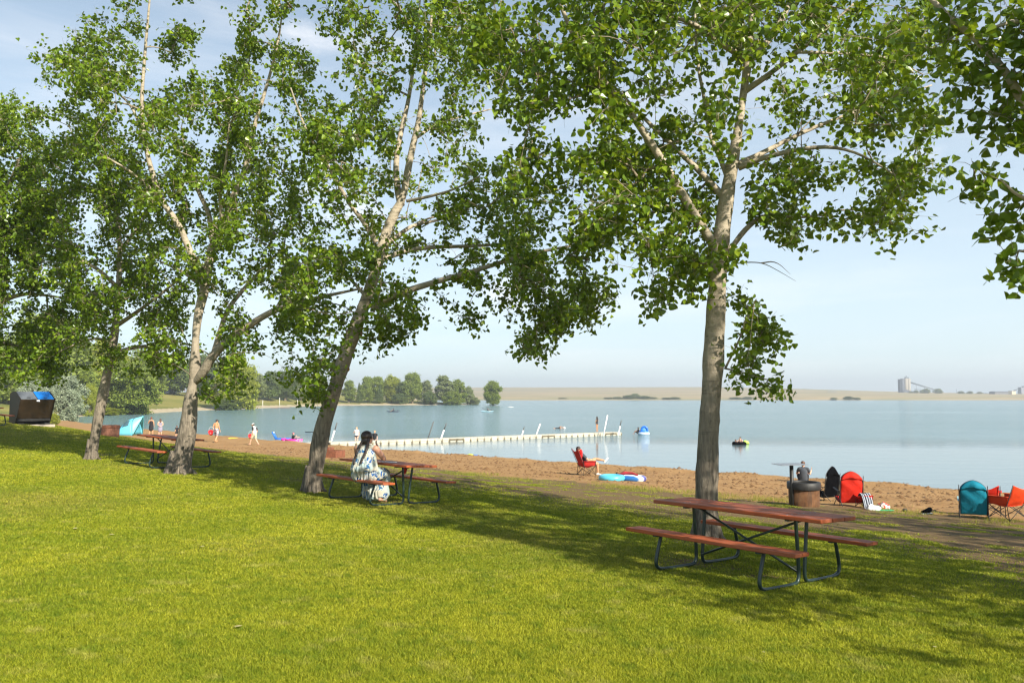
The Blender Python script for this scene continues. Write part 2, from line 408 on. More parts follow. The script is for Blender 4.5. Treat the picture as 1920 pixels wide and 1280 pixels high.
def m_water():
    t = NT('lake_water'); g = t.geo()
    # ripples fade out in long calm lanes
    lane = t.noise(t.map(g, (.012, .035, 1), (2, .3, 0), (0, 0, -.5)), 1, 3, .5, .3)
    sp = t.node('ShaderNodeSeparateXYZ'); t.link(g, sp.inputs[0])
    # sheltered water near the beach is calmer
    dd = t.math('ADD', t.math('MULTIPLY', sp.outputs[0], .20), sp.outputs[1])
    mr = t.node('ShaderNodeMapRange'); mr.interpolation_type = 'SMOOTHSTEP'; mr.inputs[1].default_value = 66; mr.inputs[2].default_value = 88; t.link(dd, mr.inputs[0])
    amp = t.math('MULTIPLY', t.math('ADD', t.math('MULTIPLY', mr.outputs[0], 1.0), .035), t.ramp(lane, [(.3, .45), (.6, 1)]))
    w1 = t.noise(t.map(g, (1.0, 2.2, 1), (0, 0, 0), (0, 0, .25)), 1.1, 5, .62, .3)
    w2 = t.noise(t.map(g, (.8, 1.6, 1), (5, 0, 0), (0, 0, -.4)), .35, 4, .6)
    hgt = t.math('MULTIPLY', t.math('ADD', w1, t.math('MULTIPLY', w2, 1.6)), amp)
    b = t.bump(hgt, 1.0, .30)
    col = t.mix(mr.outputs[0], (.11, .165, .175), (.125, .215, .235))
    rough = t.math('ADD', t.math('MULTIPLY', mr.outputs[0], .10), .03)
    t.b.inputs['IOR'].default_value = 1.33
    return t.set(col, rough, spec=.5, normal=b)
M_sand = m_sand(); M_lawn = m_lawn(); M_field = m_field(); M_water = m_water()
ground_sheet()
mb = MB(); mb.add([(-700, -700, 0), (2600, -700, 0), (2600, 1100, 0), (-700, 1100, 0)], [(0, 1, 2, 3)], False)
water = mb.build('water', M_water); water['kind'] = 'structure'
# ------------------------------------------------------------------ grass blades
def grass_blades():
    n = 2700000
    # candidate points in a wedge in front of the camera, density falling with distance
    r = np.sqrt(rng.random(n)) ; 
    r = 3.2 * (46 / 3.2) ** rng.random(n)            # log-uniform: density ~ 1/r^2
    a = rng.uniform(-.82, .82, n)
    X = r * np.sin(a); Y = r * np.cos(a)
    sd = lake_sd(X, Y); cov = grass_cover(X, Y)
    k = (rng.random(n) < cov ** 1.3) & (sd > 15.5)
    X, Y, r, sd, cov = X[k], Y[k], r[k], sd[k], cov[k]
    k = rng.random(len(X)) < np.clip(1.1 - .22 * vnoise(X * 4, Y * 4) * (r < 14), .3, 1)
    X, Y, r, sd, cov = X[k], Y[k], r[k], sd[k], cov[k]
    n = len(X); Z = H(X, Y)
    dry = np.clip(dryness(X, Y) * .8 + rng.normal(0, .22, n), 0, 1)
    hgt = (rng.uniform(.016, .036, n) + .012 * fbm(X * 1.3, Y * 1.3, 2)) * (0.45 + .55 * cov)
    w = .0015 + .00046 * np.maximum(r - 3.5, 0)       # wider blades stand for small bunches farther out
    w = np.minimum(w, .014) * rng.uniform(.7, 1.4, n)
    th = rng.uniform(0, 2 * PI, n); ph = rng.uniform(0, 2 * PI, n)
    lean = rng.uniform(.15, 1.1, n) * hgt
    B = np.stack([X, Y, Z - .004], -1); side = np.stack([np.cos(th), np.sin(th), np.zeros(n)], -1) * w[:, None]
    ln = np.stack([np.cos(ph), np.sin(ph), np.zeros(n)], -1) * lean[:, None]
    mid = B + ln * .35 + np.stack([0 * X, 0 * X, hgt * .62], -1); tip = B + ln + np.stack([0 * X, 0 * X, hgt], -1)
    V = np.stack([B - side, B + side, mid + side * .7, tip, mid - side * .7], 1).reshape(-1, 3)
    o = (np.arange(n) * 5)[:, None]
    F = np.concatenate([o + np.array([0, 1, 2]), o + np.array([0, 2, 4]), o + np.array([4, 2, 3])], 0)
    rv = rng.random(n)
    me = np_mesh('grass', V, F, [M_blade], False, {'dry': ('POINT', np.repeat(dry, 5)), 'rv': ('POINT', np.repeat(rv, 5))})
    ob = bpy.data.objects.new('grass', me); COL.objects.link(ob); tag(ob, 'short yellow green lawn grass', 'grass', kind='stuff')
def m_blade():
    t = NT('grass_blade')
    g = t.ramp(t.attr('rv'), [(0, (.17, .205, .010)), (.5, (.365, .385, .022)), (1, (.58, .55, .05))])
    d = t.ramp(t.attr('rv'), [(0, (.22, .20, .035)), (1, (.42, .36, .10))])
    c = t.mix(t.ramp(t.attr('dry'), [(.25, 0), (.95, .85)]), g, d)
    big = t.noise(t.geo(), .55, 4, .6)
    c = t.mix(t.ramp(big, [(.35, .5), (.62, 0)]), c, (.14, .22, .012))
    mot = t.noise(t.geo(), 5.5, 4, .65); c = t.mix(t.ramp(mot, [(.34, .65), (.50, 0)]), c, (.12, .20, .012)); c = t.mix(t.ramp(t.noise(t.map(t.geo(), (1, 1, 1), (7, 3, 0)), 3.1, 4, .7), [(.56, 0), (.72, .65)]), c, (.50, .45, .12))
    t.set(c, .6, spec=.2)
    tr = t.node('ShaderNodeBsdfTranslucent'); t.link(c, tr.inputs[0]); mxs = t.node('ShaderNodeMixShader'); mxs.inputs[0].default_value = .4
    t.link(t.b.outputs[0], mxs.inputs[1]); t.link(tr.outputs[0], mxs.inputs[2]); t.link(mxs.outputs[0], t.out.inputs[0]); return t.mat
M_blade = m_blade()
grass_blades()
def dry_tufts():
    # seeding dry grass along the border of lawn and beach
    n = 70000
    px = rng.uniform(-4, 26, n); s = rng.normal(23.0, .8, n); u = rng.uniform(-14, 60, n)
    X = .626 * s - .779 * u; Y = .779 * s + .626 * u
    k = (fbm(X * .9 + 40, Y * .9, 3) > .47); X, Y = X[k], Y[k]; n = len(X); Z = H(X, Y)
    sd = lake_sd(X, Y); k = sd > 12.5; X, Y, Z = X[k], Y[k], Z[k]; n = len(X)
    hgt = rng.uniform(.04, .16, n) * np.clip(fbm(X * 2, Y * 2, 2) * 1.8, .4, 1.4); w = rng.uniform(.003, .007, n)
    th = rng.uniform(0, 2 * PI, n); ph = rng.uniform(0, 2 * PI, n)
    B = np.stack([X, Y, Z - .01], -1); side = np.stack([np.cos(th), np.sin(th), 0 * X], -1) * w[:, None]
    tip = B + np.stack([np.cos(ph) * hgt * .5, np.sin(ph) * hgt * .5, hgt], -1)
    V = np.stack([B - side, B + side, tip], 1).reshape(-1, 3); F = np.arange(n * 3).reshape(-1, 3)
    me = np_mesh('dry_grass', V, F, [M_blade], False, {'dry': ('POINT', np.repeat(rng.uniform(.55, 1, n), 3)), 'rv': ('POINT', np.repeat(rng.random(n), 3))})
    ob = bpy.data.objects.new('dry_grass', me); COL.objects.link(ob); tag(ob, 'dry straw coloured grass growing along the top of the sandy beach', 'grass', kind='stuff')
dry_tufts()
# ------------------------------------------------------------------ trees
def m_bark(name, low=1.6, high=5.0, pale=(.44, .375, .28), dark=(.15, .125, .095)):
    t = NT(name); o = t.co('Object'); sp = t.node('ShaderNodeSeparateXYZ'); t.link(o, sp.inputs[0])
    mr = t.node('ShaderNodeMapRange'); mr.inputs[1].default_value = low; mr.inputs[2].default_value = high; t.link(t.math('ADD', sp.outputs[2], t.math('MULTIPLY', t.noise(o, 1.4, 4), 2.0)), mr.inputs[0])
    fiss = t.noise(t.map(o, (14, 14, 2.2)), 1.6, 7, .7, .6); ridg = t.noise(t.map(o, (6, 6, 1)), 2.2, 6, .65)
    rough_c = t.ramp(fiss, [(.32, tuple(c * .25 for c in dark)), (.48, tuple(c * 1.1 for c in dark)), (.66, tuple(c * 2.1 for c in dark))])
    rings = t.noise(t.map(o, (1.2, 1.2, 11)), 1.5, 5, .6, .3); spots = t.noise(t.map(o, (7, 7, 16)), 1.1, 3, .5)
    fine = t.noise(o, 9, 5, .6)
    pale_c = t.ramp(fine, [(.3, tuple(c * .78 for c in pale)), (.7, tuple(c * 1.12 for c in pale))])
    pale_c = t.mix(t.ramp(rings, [(.60, 0), (.68, .75)]), pale_c, (.11, .09, .07))
    pale_c = t.mix(t.ramp(spots, [(.64, 0), (.70, .65)]), pale_c, (.10, .085, .065))
    c = t.mix(mr.outputs[0], rough_c, pale_c)
    hh = t.mix(mr.outputs[0], fiss, t.mix(.5, fine, rings))
    return t.set(c, .85, spec=.25, normal=t.bump(hh, 1.0, .055))
M_bark = m_bark('poplar_bark'); M_twig = simple('twig_bark', (.19, .15, .10), .8, .3, 12)
M_scar = simple('branch_scar', (.33, .17, .07), .8, .4, 20, bump=.01)
def m_leaf(name, dark, mid, light, trans=.33, rough=.32):
    t = NT(name); c = t.ramp(t.attr('rv'), [(0, dark), (.55, mid), (.93, light), (1, tuple(min(1, x * y) for x, y in zip(light, (1.6, 1.25, 1))))])
    t.set(c, rough, spec=.45)
    tr = t.node('ShaderNodeBsdfTranslucent'); tc = t.mix(.5, c, (light[0] * 1.5, light[1] * 1.35, light[2] * .5)); t.link(tc, tr.inputs[0])
    mxs = t.node('ShaderNodeMixShader'); mxs.inputs[0].default_value = trans
    t.link(t.b.outputs[0], mxs.inputs[1]); t.link(tr.outputs[0], mxs.inputs[2]); t.link(mxs.outputs[0], t.out.inputs[0]); return t.mat
M_leaf = m_leaf('poplar_leaf', (.058, .110, .008), (.135, .225, .012), (.30, .40, .028))
LEAFV = np.array([(0, 0, 0), (-.33, .05, .07), (-.49, .30, .11), (-.33, .64, .07), (0, 1.0, -.08), (.33, .64, .07), (.49, .30, .11), (.33, .05, .07)])
def leaves_mesh(name, C, size, mat, hang=.6, flutter=1.0, seed=1):
    "C: leaf base points"
    r = np.random.default_rng(seed); n = len(C)
    sz = size * r.uniform(.65, 1.2, n)
    yaw = r.uniform(0, 2 * PI, n)
    ti = np.stack([np.cos(yaw), np.sin(yaw), -np.abs(r.normal(hang, .55, n))], -1) + r.normal(0, .25, (n, 3)); ti /= np.linalg.norm(ti, axis=1)[:, None]
    up = np.stack([r.normal(0, .75, n), r.normal(0, .75, n), np.full(n, .75)], -1)
    sx = np.cross(ti, up); sx /= np.linalg.norm(sx, axis=1)[:, None] + 1e-9; nz = np.cross(sx, ti)
    L = LEAFV[None] * sz[:, None, None]
    fold = r.uniform(.2, 2.0, n)[:, None]
    V = C[:, None] + L[:, :, 0:1] * sx[:, None] + L[:, :, 1:2] * ti[:, None] + (L[:, :, 2] * fold)[:, :, None] * nz[:, None]
    o = (np.arange(n) * 8)[:, None]
    F = np.concatenate([o + np.array([0, 4, 3, 2, 1]), o + np.array([0, 7, 6, 5, 4])], 0)
    return np_mesh(name, V.reshape(-1, 3), F, [mat], False, {'rv': ('POINT', np.repeat(np.clip(r.beta(2, 2.4, n), 0, 1), 8))})
def resample(P, R, step):
    out = []; rad = []
    for i in range(len(P) - 1):
        a, b = P[i], P[i + 1]; m = max(1, int((b - a).length / step))
        for k in range(m): f = k / m; out.append(a.lerp(b, f)); rad.append(R[i] + (R[i + 1] - R[i]) * f)
    out.append(P[-1]); rad.append(R[-1]); return out, rad
def chaikin(P, R, it=2):
    for _ in range(it):
        q = [P[0]]; s = [R[0]]
        for i in range(len(P) - 1):
            q += [P[i].lerp(P[i + 1], .25), P[i].lerp(P[i + 1], .75)]; s += [R[i] * .75 + R[i + 1] * .25, R[i] * .25 + R[i + 1] * .75]
        q.append(P[-1]); s.append(R[-1]); P, R = q, s
    return P, R
def make_tree(name, label, base_px, limbs, blobs, leaf=.085, per=12, dens=1.0, depth=2.6, seed=1, spread=.15, group=None, scars=(), dead=()):
    r = np.random.default_rng(seed); base = G(*base_px); Y0 = base.y; mpp = Y0 / FPX
    root = thing(name, label, 'tree', base, 0, group)
    trunk = MB(); NP = []; NR = []
    for li, lb in enumerate(limbs):
        dy = lb[0]; pts = lb[1]; m = len(pts)
        P = []; R = []
        for i, p in enumerate(pts):
            f = i / (m - 1); Yd = Y0 + (lb[2] if len(lb) > 2 else 0) * (1 - f) + dy * f
            if isinstance(p[0], Vector): P.append(p[0] - base); R.append(p[1] * .5)
            else: P.append(W(p[0], p[1], Yd) - base); R.append(p[2] * .5 * mpp * (.80 if li == 0 else .9))
        P, R = chaikin(P, R, 2); P, R = resample(P, R, .10 if li == 0 else .14)
        if li == 0:
            for i in range(len(P)):
                z = P[i].z; R[i] *= 1 + .20 * math.exp(-max(z, 0) / .14)
                R[i] *= 1 + .05 * math.sin(z * 3.1 + seed) + .03 * math.sin(z * 7.7)
            r0 = R[0]; c0 = P[0].copy()
            for k in range(6):
                a = k * 1.047 + r.uniform(-.3, .3); ln = r0 * r.uniform(1.35, 1.9); dx, dy_ = math.cos(a), math.sin(a)
                trunk.tube([c0 + Vector((dx * r0 * .45, dy_ * r0 * .45, .55)), c0 + Vector((dx * r0 * .72, dy_ * r0 * .72, .22)), c0 + Vector((dx * r0 * 1.0, dy_ * r0 * 1.0, .06)), c0 + Vector((dx * ln, dy_ * ln, -.05))], [r0 * .30, r0 * .34, r0 * .28, r0 * .12], 9, True, jit=.05)
            P.insert(0, P[0] - Vector((0, 0, .3))); R.insert(0, R[0] * 1.1)
        trunk.tube(P, R, 18 if li == 0 else 10, True, jit=.045 if li == 0 else .03)
        st = 1 if li else int(len(P) * .55)
        for p, q in list(zip(P, R))[st:]: NP.append(p); NR.append(q)
    SC = []
    for (px, py, w, h) in scars:
        s = MB(); c = W(px, py, Y0) - base; s.ball(c + Vector((0, -w * .0, 0)), (w, w * .55, h), 14, 10); SC.append(s)
    for d in dead:
        s = MB(); P = [W(a, b, Y0 + c) - base for a, b, c in d]; R = [.012 - .010 * i / (len(P) - 1) for i in range(len(P))]; P, R = chaikin(P, R, 2); trunk.cur = 1; trunk.tube(P, R, 5)
    # clump positions
    A = []
    for bl in blobs:
        if bl[0] == 'w':
            c_, rr_, dm = bl[1:]; n = 1 + int(dens * dm * rr_[0] * rr_[1] * rr_[2] * 9); q = r.normal(0, 1, (n, 3)); q /= np.linalg.norm(q, axis=1)[:, None]; q *= (r.random(n) ** .42)[:, None]; n = len(q)
            for v in q: A.append(Vector(c_) + Vector(v * np.array(rr_)) - base)
            continue
        px, py, rx, ry = bl[:4]; dd = bl[4] if len(bl) > 4 else 0; dm = bl[5] if len(bl) > 5 else 1.0
        n = max(3, int(dens * dm * rx * ry * mpp * mpp * 90 * depth / 2.6))
        q = r.normal(0, 1, (n, 2)); q /= np.linalg.norm(q, axis=1)[:, None]; rad = np.sqrt(r.random(n)) ** .85
        x = px + q[:, 0] * rad * rx; y = py + q[:, 1] * rad * ry
        hd = min(depth, 1.1 * (rx + ry) * mpp * 1.1 + .35 * depth)
        z = r.uniform(-1, 1, n) * hd * np.sqrt(np.maximum(.12, 1 - rad ** 2)) + dd
        kp = vnoise(x / 34 + seed * 3.1, y / 34 + z * .6 + seed)
        for i in range(n):
            if kp[i] > .40 or rx < 26: A.append(W(x[i], y[i], Y0 + z[i]) - base)
    A = np.array([tuple(a) for a in A]); 
    nodes = np.array([tuple(p) for p in NP]); nrad = list(NR); par = [-1] * len(nodes)
    d0 = np.array([np.min(np.linalg.norm(nodes - a, axis=1)) for a in A]); order = np.argsort(d0)
    cap = len(nodes) + len(A) * 14; buf = np.zeros((cap, 3)); buf[:len(nodes)] = nodes; cnt = len(nodes)
    paths = []; owner = [-1] * cnt; ncl = []
    for ai in order:
        a = A[ai]; dv = buf[:cnt] - a; dist = np.linalg.norm(dv, axis=1) + .25 * np.maximum(dv[:, 2], 0)
        j = int(np.argmin(dist)); s = buf[j].copy(); L = np.linalg.norm(a - s); m = max(1, min(12, int(L / .28)))
        pid = len(paths); idx = [j]; perp = r.normal(0, 1, 3); pts = [s]
        for k in range(1, m + 1):
            f = k / m; p = s * (1 - f) + a * f + perp * .05 * L * math.sin(PI * f) + np.array([0, 0, .10 * L * math.sin(PI * f)])
            if k < m or True:
                buf[cnt] = p; idx.append(cnt); owner.append(pid); cnt += 1
            pts.append(p)
        paths.append((j, idx, pts)); ncl.append(1)
    # pipe model
    for pid in range(len(paths) - 1, -1, -1):
        o = owner[paths[pid][0]]
        if o >= 0: ncl[o] += ncl[pid]
    tw = trunk; tw.cur = 1
    for pid, (j, idx, pts) in enumerate(paths):
        rr = .0042 * math.sqrt(ncl[pid]) + .001; rr = min(rr, .05)
        if owner[j] < 0: rr = min(rr, nrad[j] * .8)
        m = len(pts); R = [rr * (1 - .55 * i / (m - 1)) for i in range(m)]
        if m >= 3 and rr > .008: P2, R2 = chaikin([Vector(p) for p in pts], R, 1)
        else: P2, R2 = pts, R
        tw.tube(P2, R2, 5 if rr > .01 else 3, False)
    # leaves
    C = []
    for pid, (j, idx, pts) in enumerate(paths):
        n = int(per * r.uniform(.6, 1.4)); p0 = np.array(pts[-1]); p1 = np.array(pts[-2])
        # a spray: three or four short side shoots, each closely set with leaves
        ns = int(r.integers(3, 6)); so = r.normal(0, 1, (ns, 3)) * np.array([.21, .21, .17]) * (spread / .15); so[0] *= .2; wh = r.integers(0, ns, n)
        f = r.random(n)[:, None] ** 1.5
        c = p0 * (1 - f * .5) + p1 * f * .5 + so[wh] * (.45 + .55 * r.random(n)[:, None]) + r.normal(0, 1, (n, 3)) * np.array([.065, .065, .075]) + np.array([0, 0, -.02])
        C.append(c)
        for v in so: e_ = p0 + v * .95; tw.tube([p1 * .4 + p0 * .6, p0 * .5 + e_ * .5 + np.array([0, 0, .02]), e_], [.0034, .0026, .0014], 3, False)
    tr = trunk.build('trunk', [M_bark, M_branch], root)
    for s in SC: s.build('knot', M_scar, tr)
    C = np.concatenate(C)
    me = leaves_mesh('crown', C, leaf, M_leaf, seed=seed + 5)
    mesh_obj('crown', me, None, root)
    print(name, 'clumps', len(A), 'leaves', len(C), 'base', tuple(round(v, 2) for v in base)); return root
def m_branch():
    t = NT('branch_bark'); o = t.co('Object'); n = t.noise(o, 6, 4)
    return t.set(t.ramp(n, [(.3, (.20, .16, .11)), (.7, (.36, .30, .21))]), .8, spec=.25)
M_branch = m_branch()
# ------------------------------------------------------------------ the poplars along the lawn
ROW = 'poplar trees planted in a row along the lawn'
make_tree('poplar_tree', 'straight pale poplar with a knot on its trunk, standing right behind the nearest picnic table', (1325, 1014),
  [(0, [(1325, 1014, 54), (1324, 930, 50), (1329, 800, 47), (1337, 690, 47), (1343, 560, 42), (1350, 465, 42), (1362, 370, 32), (1380, 270, 27), (1392, 190, 14), (1402, 120, 22), (1409, 40, 14), (1412, -60, 9), (1418, -200, 5)]),
   (-.9, [(1352, 490, 14), (1336, 455, 20), (1300, 400, 19), (1262, 335, 17), (1225, 275, 16), (1180, 208, 14), (1125, 145, 12), (1085, 90, 10), (1050, 10, 8), (1030, -60, 5)]),
   (1.2, [(1362, 375, 16), (1325, 335, 13), (1290, 300, 12), (1250, 262, 10), (1200, 215, 8), (1150, 160, 6), (1110, 130, 4)]),
   (.8, [(1368, 345, 12), (1352, 300, 10), (1330, 255, 9), (1320, 180, 8), (1307, 120, 7), (1302, 0, 5), (1298, -80, 3)]),
   (-1.2, [(1400, 112, 14), (1350, 82, 11), (1300, 42, 9), (1240, 28, 7), (1190, 6, 5), (1120, -20, 3)]),
   (1.0, [(1402, 118, 16), (1448, 70, 14), (1480, 10, 11), (1520, -80, 7), (1540, -190, 4)]),
   (.9, [(1383, 308, 15), (1425, 290, 11), (1495, 252, 9), (1590, 214, 7), (1668, 187, 5), (1747, 160, 3)]),
   (-1.0, [(1385, 315, 13), (1440, 292, 10), (1541, 272, 8), (1611, 286, 5), (1680, 330, 3)]),
   (-.6, [(1398, 170, 15), (1441, 141, 11), (1495, 98, 9), (1522, 79, 7), (1600, 8, 4)]),
   (1.4, [(1495, 98, 7), (1590, 100, 6), (1671, 108, 4), (1730, 140, 3)], -.6),
   (.7, [(1368, 470, 11), (1400, 425, 12), (1440, 398, 8), (1500, 412, 5), (1580, 390, 4), (1660, 400, 3)]),
   (-.4, [(1360, 690, 5), (1385, 640, 4), (1400, 600, 3), (1418, 560, 2)]),
   (-.3, [(1358, 690, 4), (1400, 700, 3), (1440, 712, 2)])],
  [(1460, 20, 150, 70), (1300, 40, 130, 80, 0, .9), (1160, 60, 120, 95), (1030, 90, 110, 100, 0, .95), (910, 40, 60, 60, 0, .8), (940, 110, 60, 60, 0, .8), (1640, 50, 140, 80, 0, 1.15), (1540, 150, 90, 60, 0, .75), (1640, 190, 90, 70, 0, 1.1), (1710, 235, 60, 26), (1570, 320, 130, 26), (1450, 330, 60, 40, 0, .6),
   (1690, 360, 70, 50), (1735, 330, 40, 35), (1640, 420, 65, 32), (1690, 445, 28, 20, 0, 1.3), (1500, 420, 70, 38, 0, 1.1), (1420, 400, 50, 45, 0, .7), (1370, 210, 60, 80, -1.2, .6), (1430, 230, 30, 50, -1, .35),
   (1210, 230, 100, 90), (1080, 230, 110, 90), (1000, 200, 60, 26), (1120, 370, 120, 80), (1010, 330, 80, 50), (1225, 400, 80, 70), (1275, 350, 60, 70, 1.2, .7), (1160, 450, 80, 45), (1250, 500, 60, 38, 0, 1.1), (1245, 552, 24, 20, 0, 1.6), (1305, 520, 34, 40, 0, 1), (1360, 490, 28, 28, -.3, .6), (1310, 440, 40, 60, 1.5, .8),
   (1400, 570, 20, 38, .1, 1.2), (1432, 598, 24, 26, 0, 1.1), (1408, 645, 28, 42, .1, 1.3), (1440, 650, 20, 32, 0, 1.1), (1408, 700, 26, 24, .1, 1.1), (1440, 728, 20, 12, 0, 1.4),
   (1420, -130, 280, 130, 0, .9), (1100, -100, 180, 110, 0, .8), (1420, -320, 170, 150, 0, .8), ('w', (5.6, 14.6, 9.2), (2.6, 2.4, 2.0), .35), ('w', (3.4, 14.8, 11.6), (2.4, 2.4, 2.0), .35)],
  leaf=.094, per=30, dens=.86, depth=3.7, seed=11, group=ROW, scars=[(1334, 663, .10, .16)],
  dead=[[(1372, 495, 0), (1405, 491, -.1), (1432, 493, -.2), (1462, 509, -.3), (1492, 527, -.3)], [(1428, 493, -.2), (1455, 489, -.1), (1482, 514, 0)], [(1495, 250, .3), (1510, 205, .2), (1560, 172, .1), (1595, 172, 0)], [(1497, 250, .3), (1520, 225, .4), (1545, 205, .4)]])
make_tree('poplar_tree', 'leaning poplar with a broken branch scar, to the left of the seated woman', (585, 922),
  [(0, [(585, 922, 39), (594, 860, 37), (605, 800, 36), (622, 745, 35), (640, 690, 33), (668, 610, 31), (695, 540, 28), (712, 480, 25), (722, 440, 22), (742, 395, 22), (756, 372, 18), (770, 290, 15), (785, 230, 13), (795, 150, 10), (805, 80, 8), (812, 0, 6), (820, -90, 3)]),
   (.8, [(752, 385, 16), (744, 350, 14), (742, 300, 12), (751, 250, 11), (766, 190, 9), (776, 120, 7), (783, 60, 5), (790, -30, 3)]),
   (-1.6, [(700, 575, 18), (722, 562, 16), (755, 548, 14), (810, 530, 12), (883, 510, 10), (967, 483, 8), (1030, 468, 6), (1110, 455, 4)]),
   (.9, [(712, 490, 14), (735, 478, 12), (790, 464, 10), (860, 462, 8), (940, 459, 5), (1000, 440, 3)]),
   (1.6, [(722, 462, 12), (745, 442, 10), (777, 420, 8), (820, 414, 6), (857, 400, 4)]),
   (-.8, [(706, 455, 12), (683, 417, 10), (657, 385, 8), (637, 350, 7), (610, 300, 6), (580, 258, 5), (560, 210, 4), (545, 165, 3)]),
   (-1, [(763, 377, 7), (813, 367, 6), (853, 355, 4), (900, 330, 3)]), (1.2, [(783, 257, 7), (817, 233, 6), (853, 222, 5), (920, 205, 3)]),
   (1.2, [(690, 560, 9), (655, 520, 6), (620, 500, 4), (580, 490, 3)]), (-.4, [(632, 700, 5), (612, 685, 3), (598, 690, 2)]), (.6, [(680, 600, 7), (720, 612, 5), (760, 620, 3)])],
  [(640, 30, 65, 45), (690, 130, 60, 60, 0, .7), (640, 230, 60, 50), (700, 240, 50, 50, 0, .7), (800, 30, 60, 45), (830, 110, 55, 55), (880, 170, 50, 40, 0, .8), (870, 60, 60, 50), (850, 240, 50, 35, 0, .7), (820, 290, 45, 30, 0, .6),
   (620, 330, 60, 50), (690, 330, 45, 45, 0, .7), (600, 260, 40, 40, 0, .8), (640, 430, 65, 50), (590, 500, 55, 55), (660, 500, 45, 40), (740, 470, 40, 30, -.6, .8), (790, 440, 50, 25, 0, .6), (730, 560, 40, 35, -.8, .9), (680, 590, 45, 25, -.6, .8), (720, 625, 34, 18, 0, 1.2),
   (880, 400, 60, 40, 0, .9), (930, 450, 70, 45), (870, 500, 60, 26, -.6, 1), (960, 520, 75, 45, -1), (1040, 500, 70, 45, -1, 1.1), (1000, 590, 60, 26, -1, 1.2), (1070, 570, 60, 38, -1, 1.2), (1120, 550, 36, 26, -1, 1.2), (990, 640, 20, 26, -1, 1.8), (1080, 625, 28, 16, -1, 1.8), (880, 590, 18, 12, -1, 1.8), (775, 600, 14, 20, -.5, 1.8), (840, 560, 26, 16, -.6, 1),
   (930, 330, 60, 45, .5, .8), (960, 400, 60, 40, .3), (1090, 440, 60, 40, -1, .9), (585, 600, 38, 40, 0, 1), (640, 640, 30, 22, 0, .8), (596, 700, 30, 36, -.4, 1.5), (590, 742, 14, 14, -.4, 2), (540, 560, 36, 40),
   (760, -110, 170, 110, 0, .9), ('w', (-3.4, 22.6, 10.2), (2.8, 2.4, 2.4), .32), ('w', (-1.6, 21.0, 8.6), (2.0, 2.0, 1.8), .3)],
  leaf=.096, per=30, dens=.80, depth=4.0, seed=23, group=ROW, scars=[(674, 622, .07, .16), (643, 655, .05, .07), (652, 692, .045, .05)])
make_tree('poplar_tree', 'forked poplar with two stems, its base in front of the third picnic table', (335, 888),
  [(0, [(335, 888, 44), (346, 838, 41), (355, 790, 37), (356, 760, 36), (362, 720, 18), (366, 690, 27), (366, 640, 14), (371, 590, 22), (383, 545, 21), (392, 490, 20), (400, 455, 18), (418, 420, 16), (443, 355, 14), (463, 310, 12), (477, 233, 10), (497, 173, 8), (520, 90, 6), (530, 20, 3)]),
   (-1.2, [(366, 716, 14), (380, 700, 20), (400, 664, 18), (434, 632, 16), (500, 588, 13), (540, 572, 11), (583, 561, 9), (633, 550, 6), (680, 540, 4)]),
   (.8, [(402, 660, 13), (413, 620, 11), (427, 577, 10), (467, 530, 8), (533, 463, 5)]),
   (1.2, [(520, 578, 9), (540, 540, 8), (573, 510, 6), (623, 483, 4)], -.6),
   (.6, [(399, 460, 12), (393, 400, 11), (372, 360, 9), (350, 300, 7), (340, 240, 4)]),
   (-.9, [(383, 530, 15), (352, 462, 14), (337, 423, 13), (300, 373, 12), (284, 320, 11), (273, 277, 9), (264, 200, 8), (273, 83, 6), (280, 10, 4), (285, -70, 3)]),
   (-1.3, [(310, 385, 8), (275, 345, 6), (235, 315, 5), (190, 290, 3)]), (1.0, [(272, 270, 7), (250, 200, 5), (215, 170, 4), (180, 100, 2)]),
   (1.1, [(383, 540, 9), (345, 510, 7), (300, 490, 4)]), (-1.0, [(420, 430, 9), (410, 370, 7), (425, 300, 5), (430, 230, 3)])],
  [(250, 55, 65, 65), (160, 60, 30, 30, 0, .8), (150, 130, 60, 40), (205, 150, 60, 55), (310, 60, 34, 55, 0, .9), (100, 125, 34, 22), (240, 210, 70, 26), (340, 90, 18, 45, 0, .9), (330, 200, 42, 50), (150, 220, 50, 36), (200, 280, 80, 50), (300, 290, 70, 55), (375, 180, 22, 60, 0, .6),
   (460, 55, 15, 50, 0, 1.1), (528, 30, 26, 30), (490, 120, 50, 55), (430, 150, 34, 46), (545, 130, 40, 50), (425, 230, 34, 50), (490, 230, 60, 55), (555, 230, 40, 45), (385, 310, 40, 50), (450, 330, 55, 55), (530, 320, 45, 45), (300, 380, 60, 55), (370, 410, 40, 45, .8, .7), (460, 420, 60, 55), (530, 410, 40, 45), (560, 360, 30, 40),
   (320, 500, 60, 50, .5), (430, 510, 50, 45, 0, .8), (510, 510, 50, 40), (580, 500, 40, 36, 0, .8), (430, 600, 34, 36, 0, .8), (500, 640, 60, 18), (455, 670, 50, 34, -.8), (530, 690, 45, 18, -.8, 1.2), (560, 600, 40, 32), (310, 640, 44, 44, .6, .8), (420, 705, 30, 34, -.7, 1.1), (390, 740, 16, 22, -.6, .8),
   (300, -90, 130, 100, 0, .9), (520, -70, 90, 70, 0, .8), ('w', (-8.6, 24.2, 10.2), (2.8, 2.4, 2.6), .32)],
  leaf=.094, per=30, dens=.78, depth=4.1, seed=37, group=ROW)
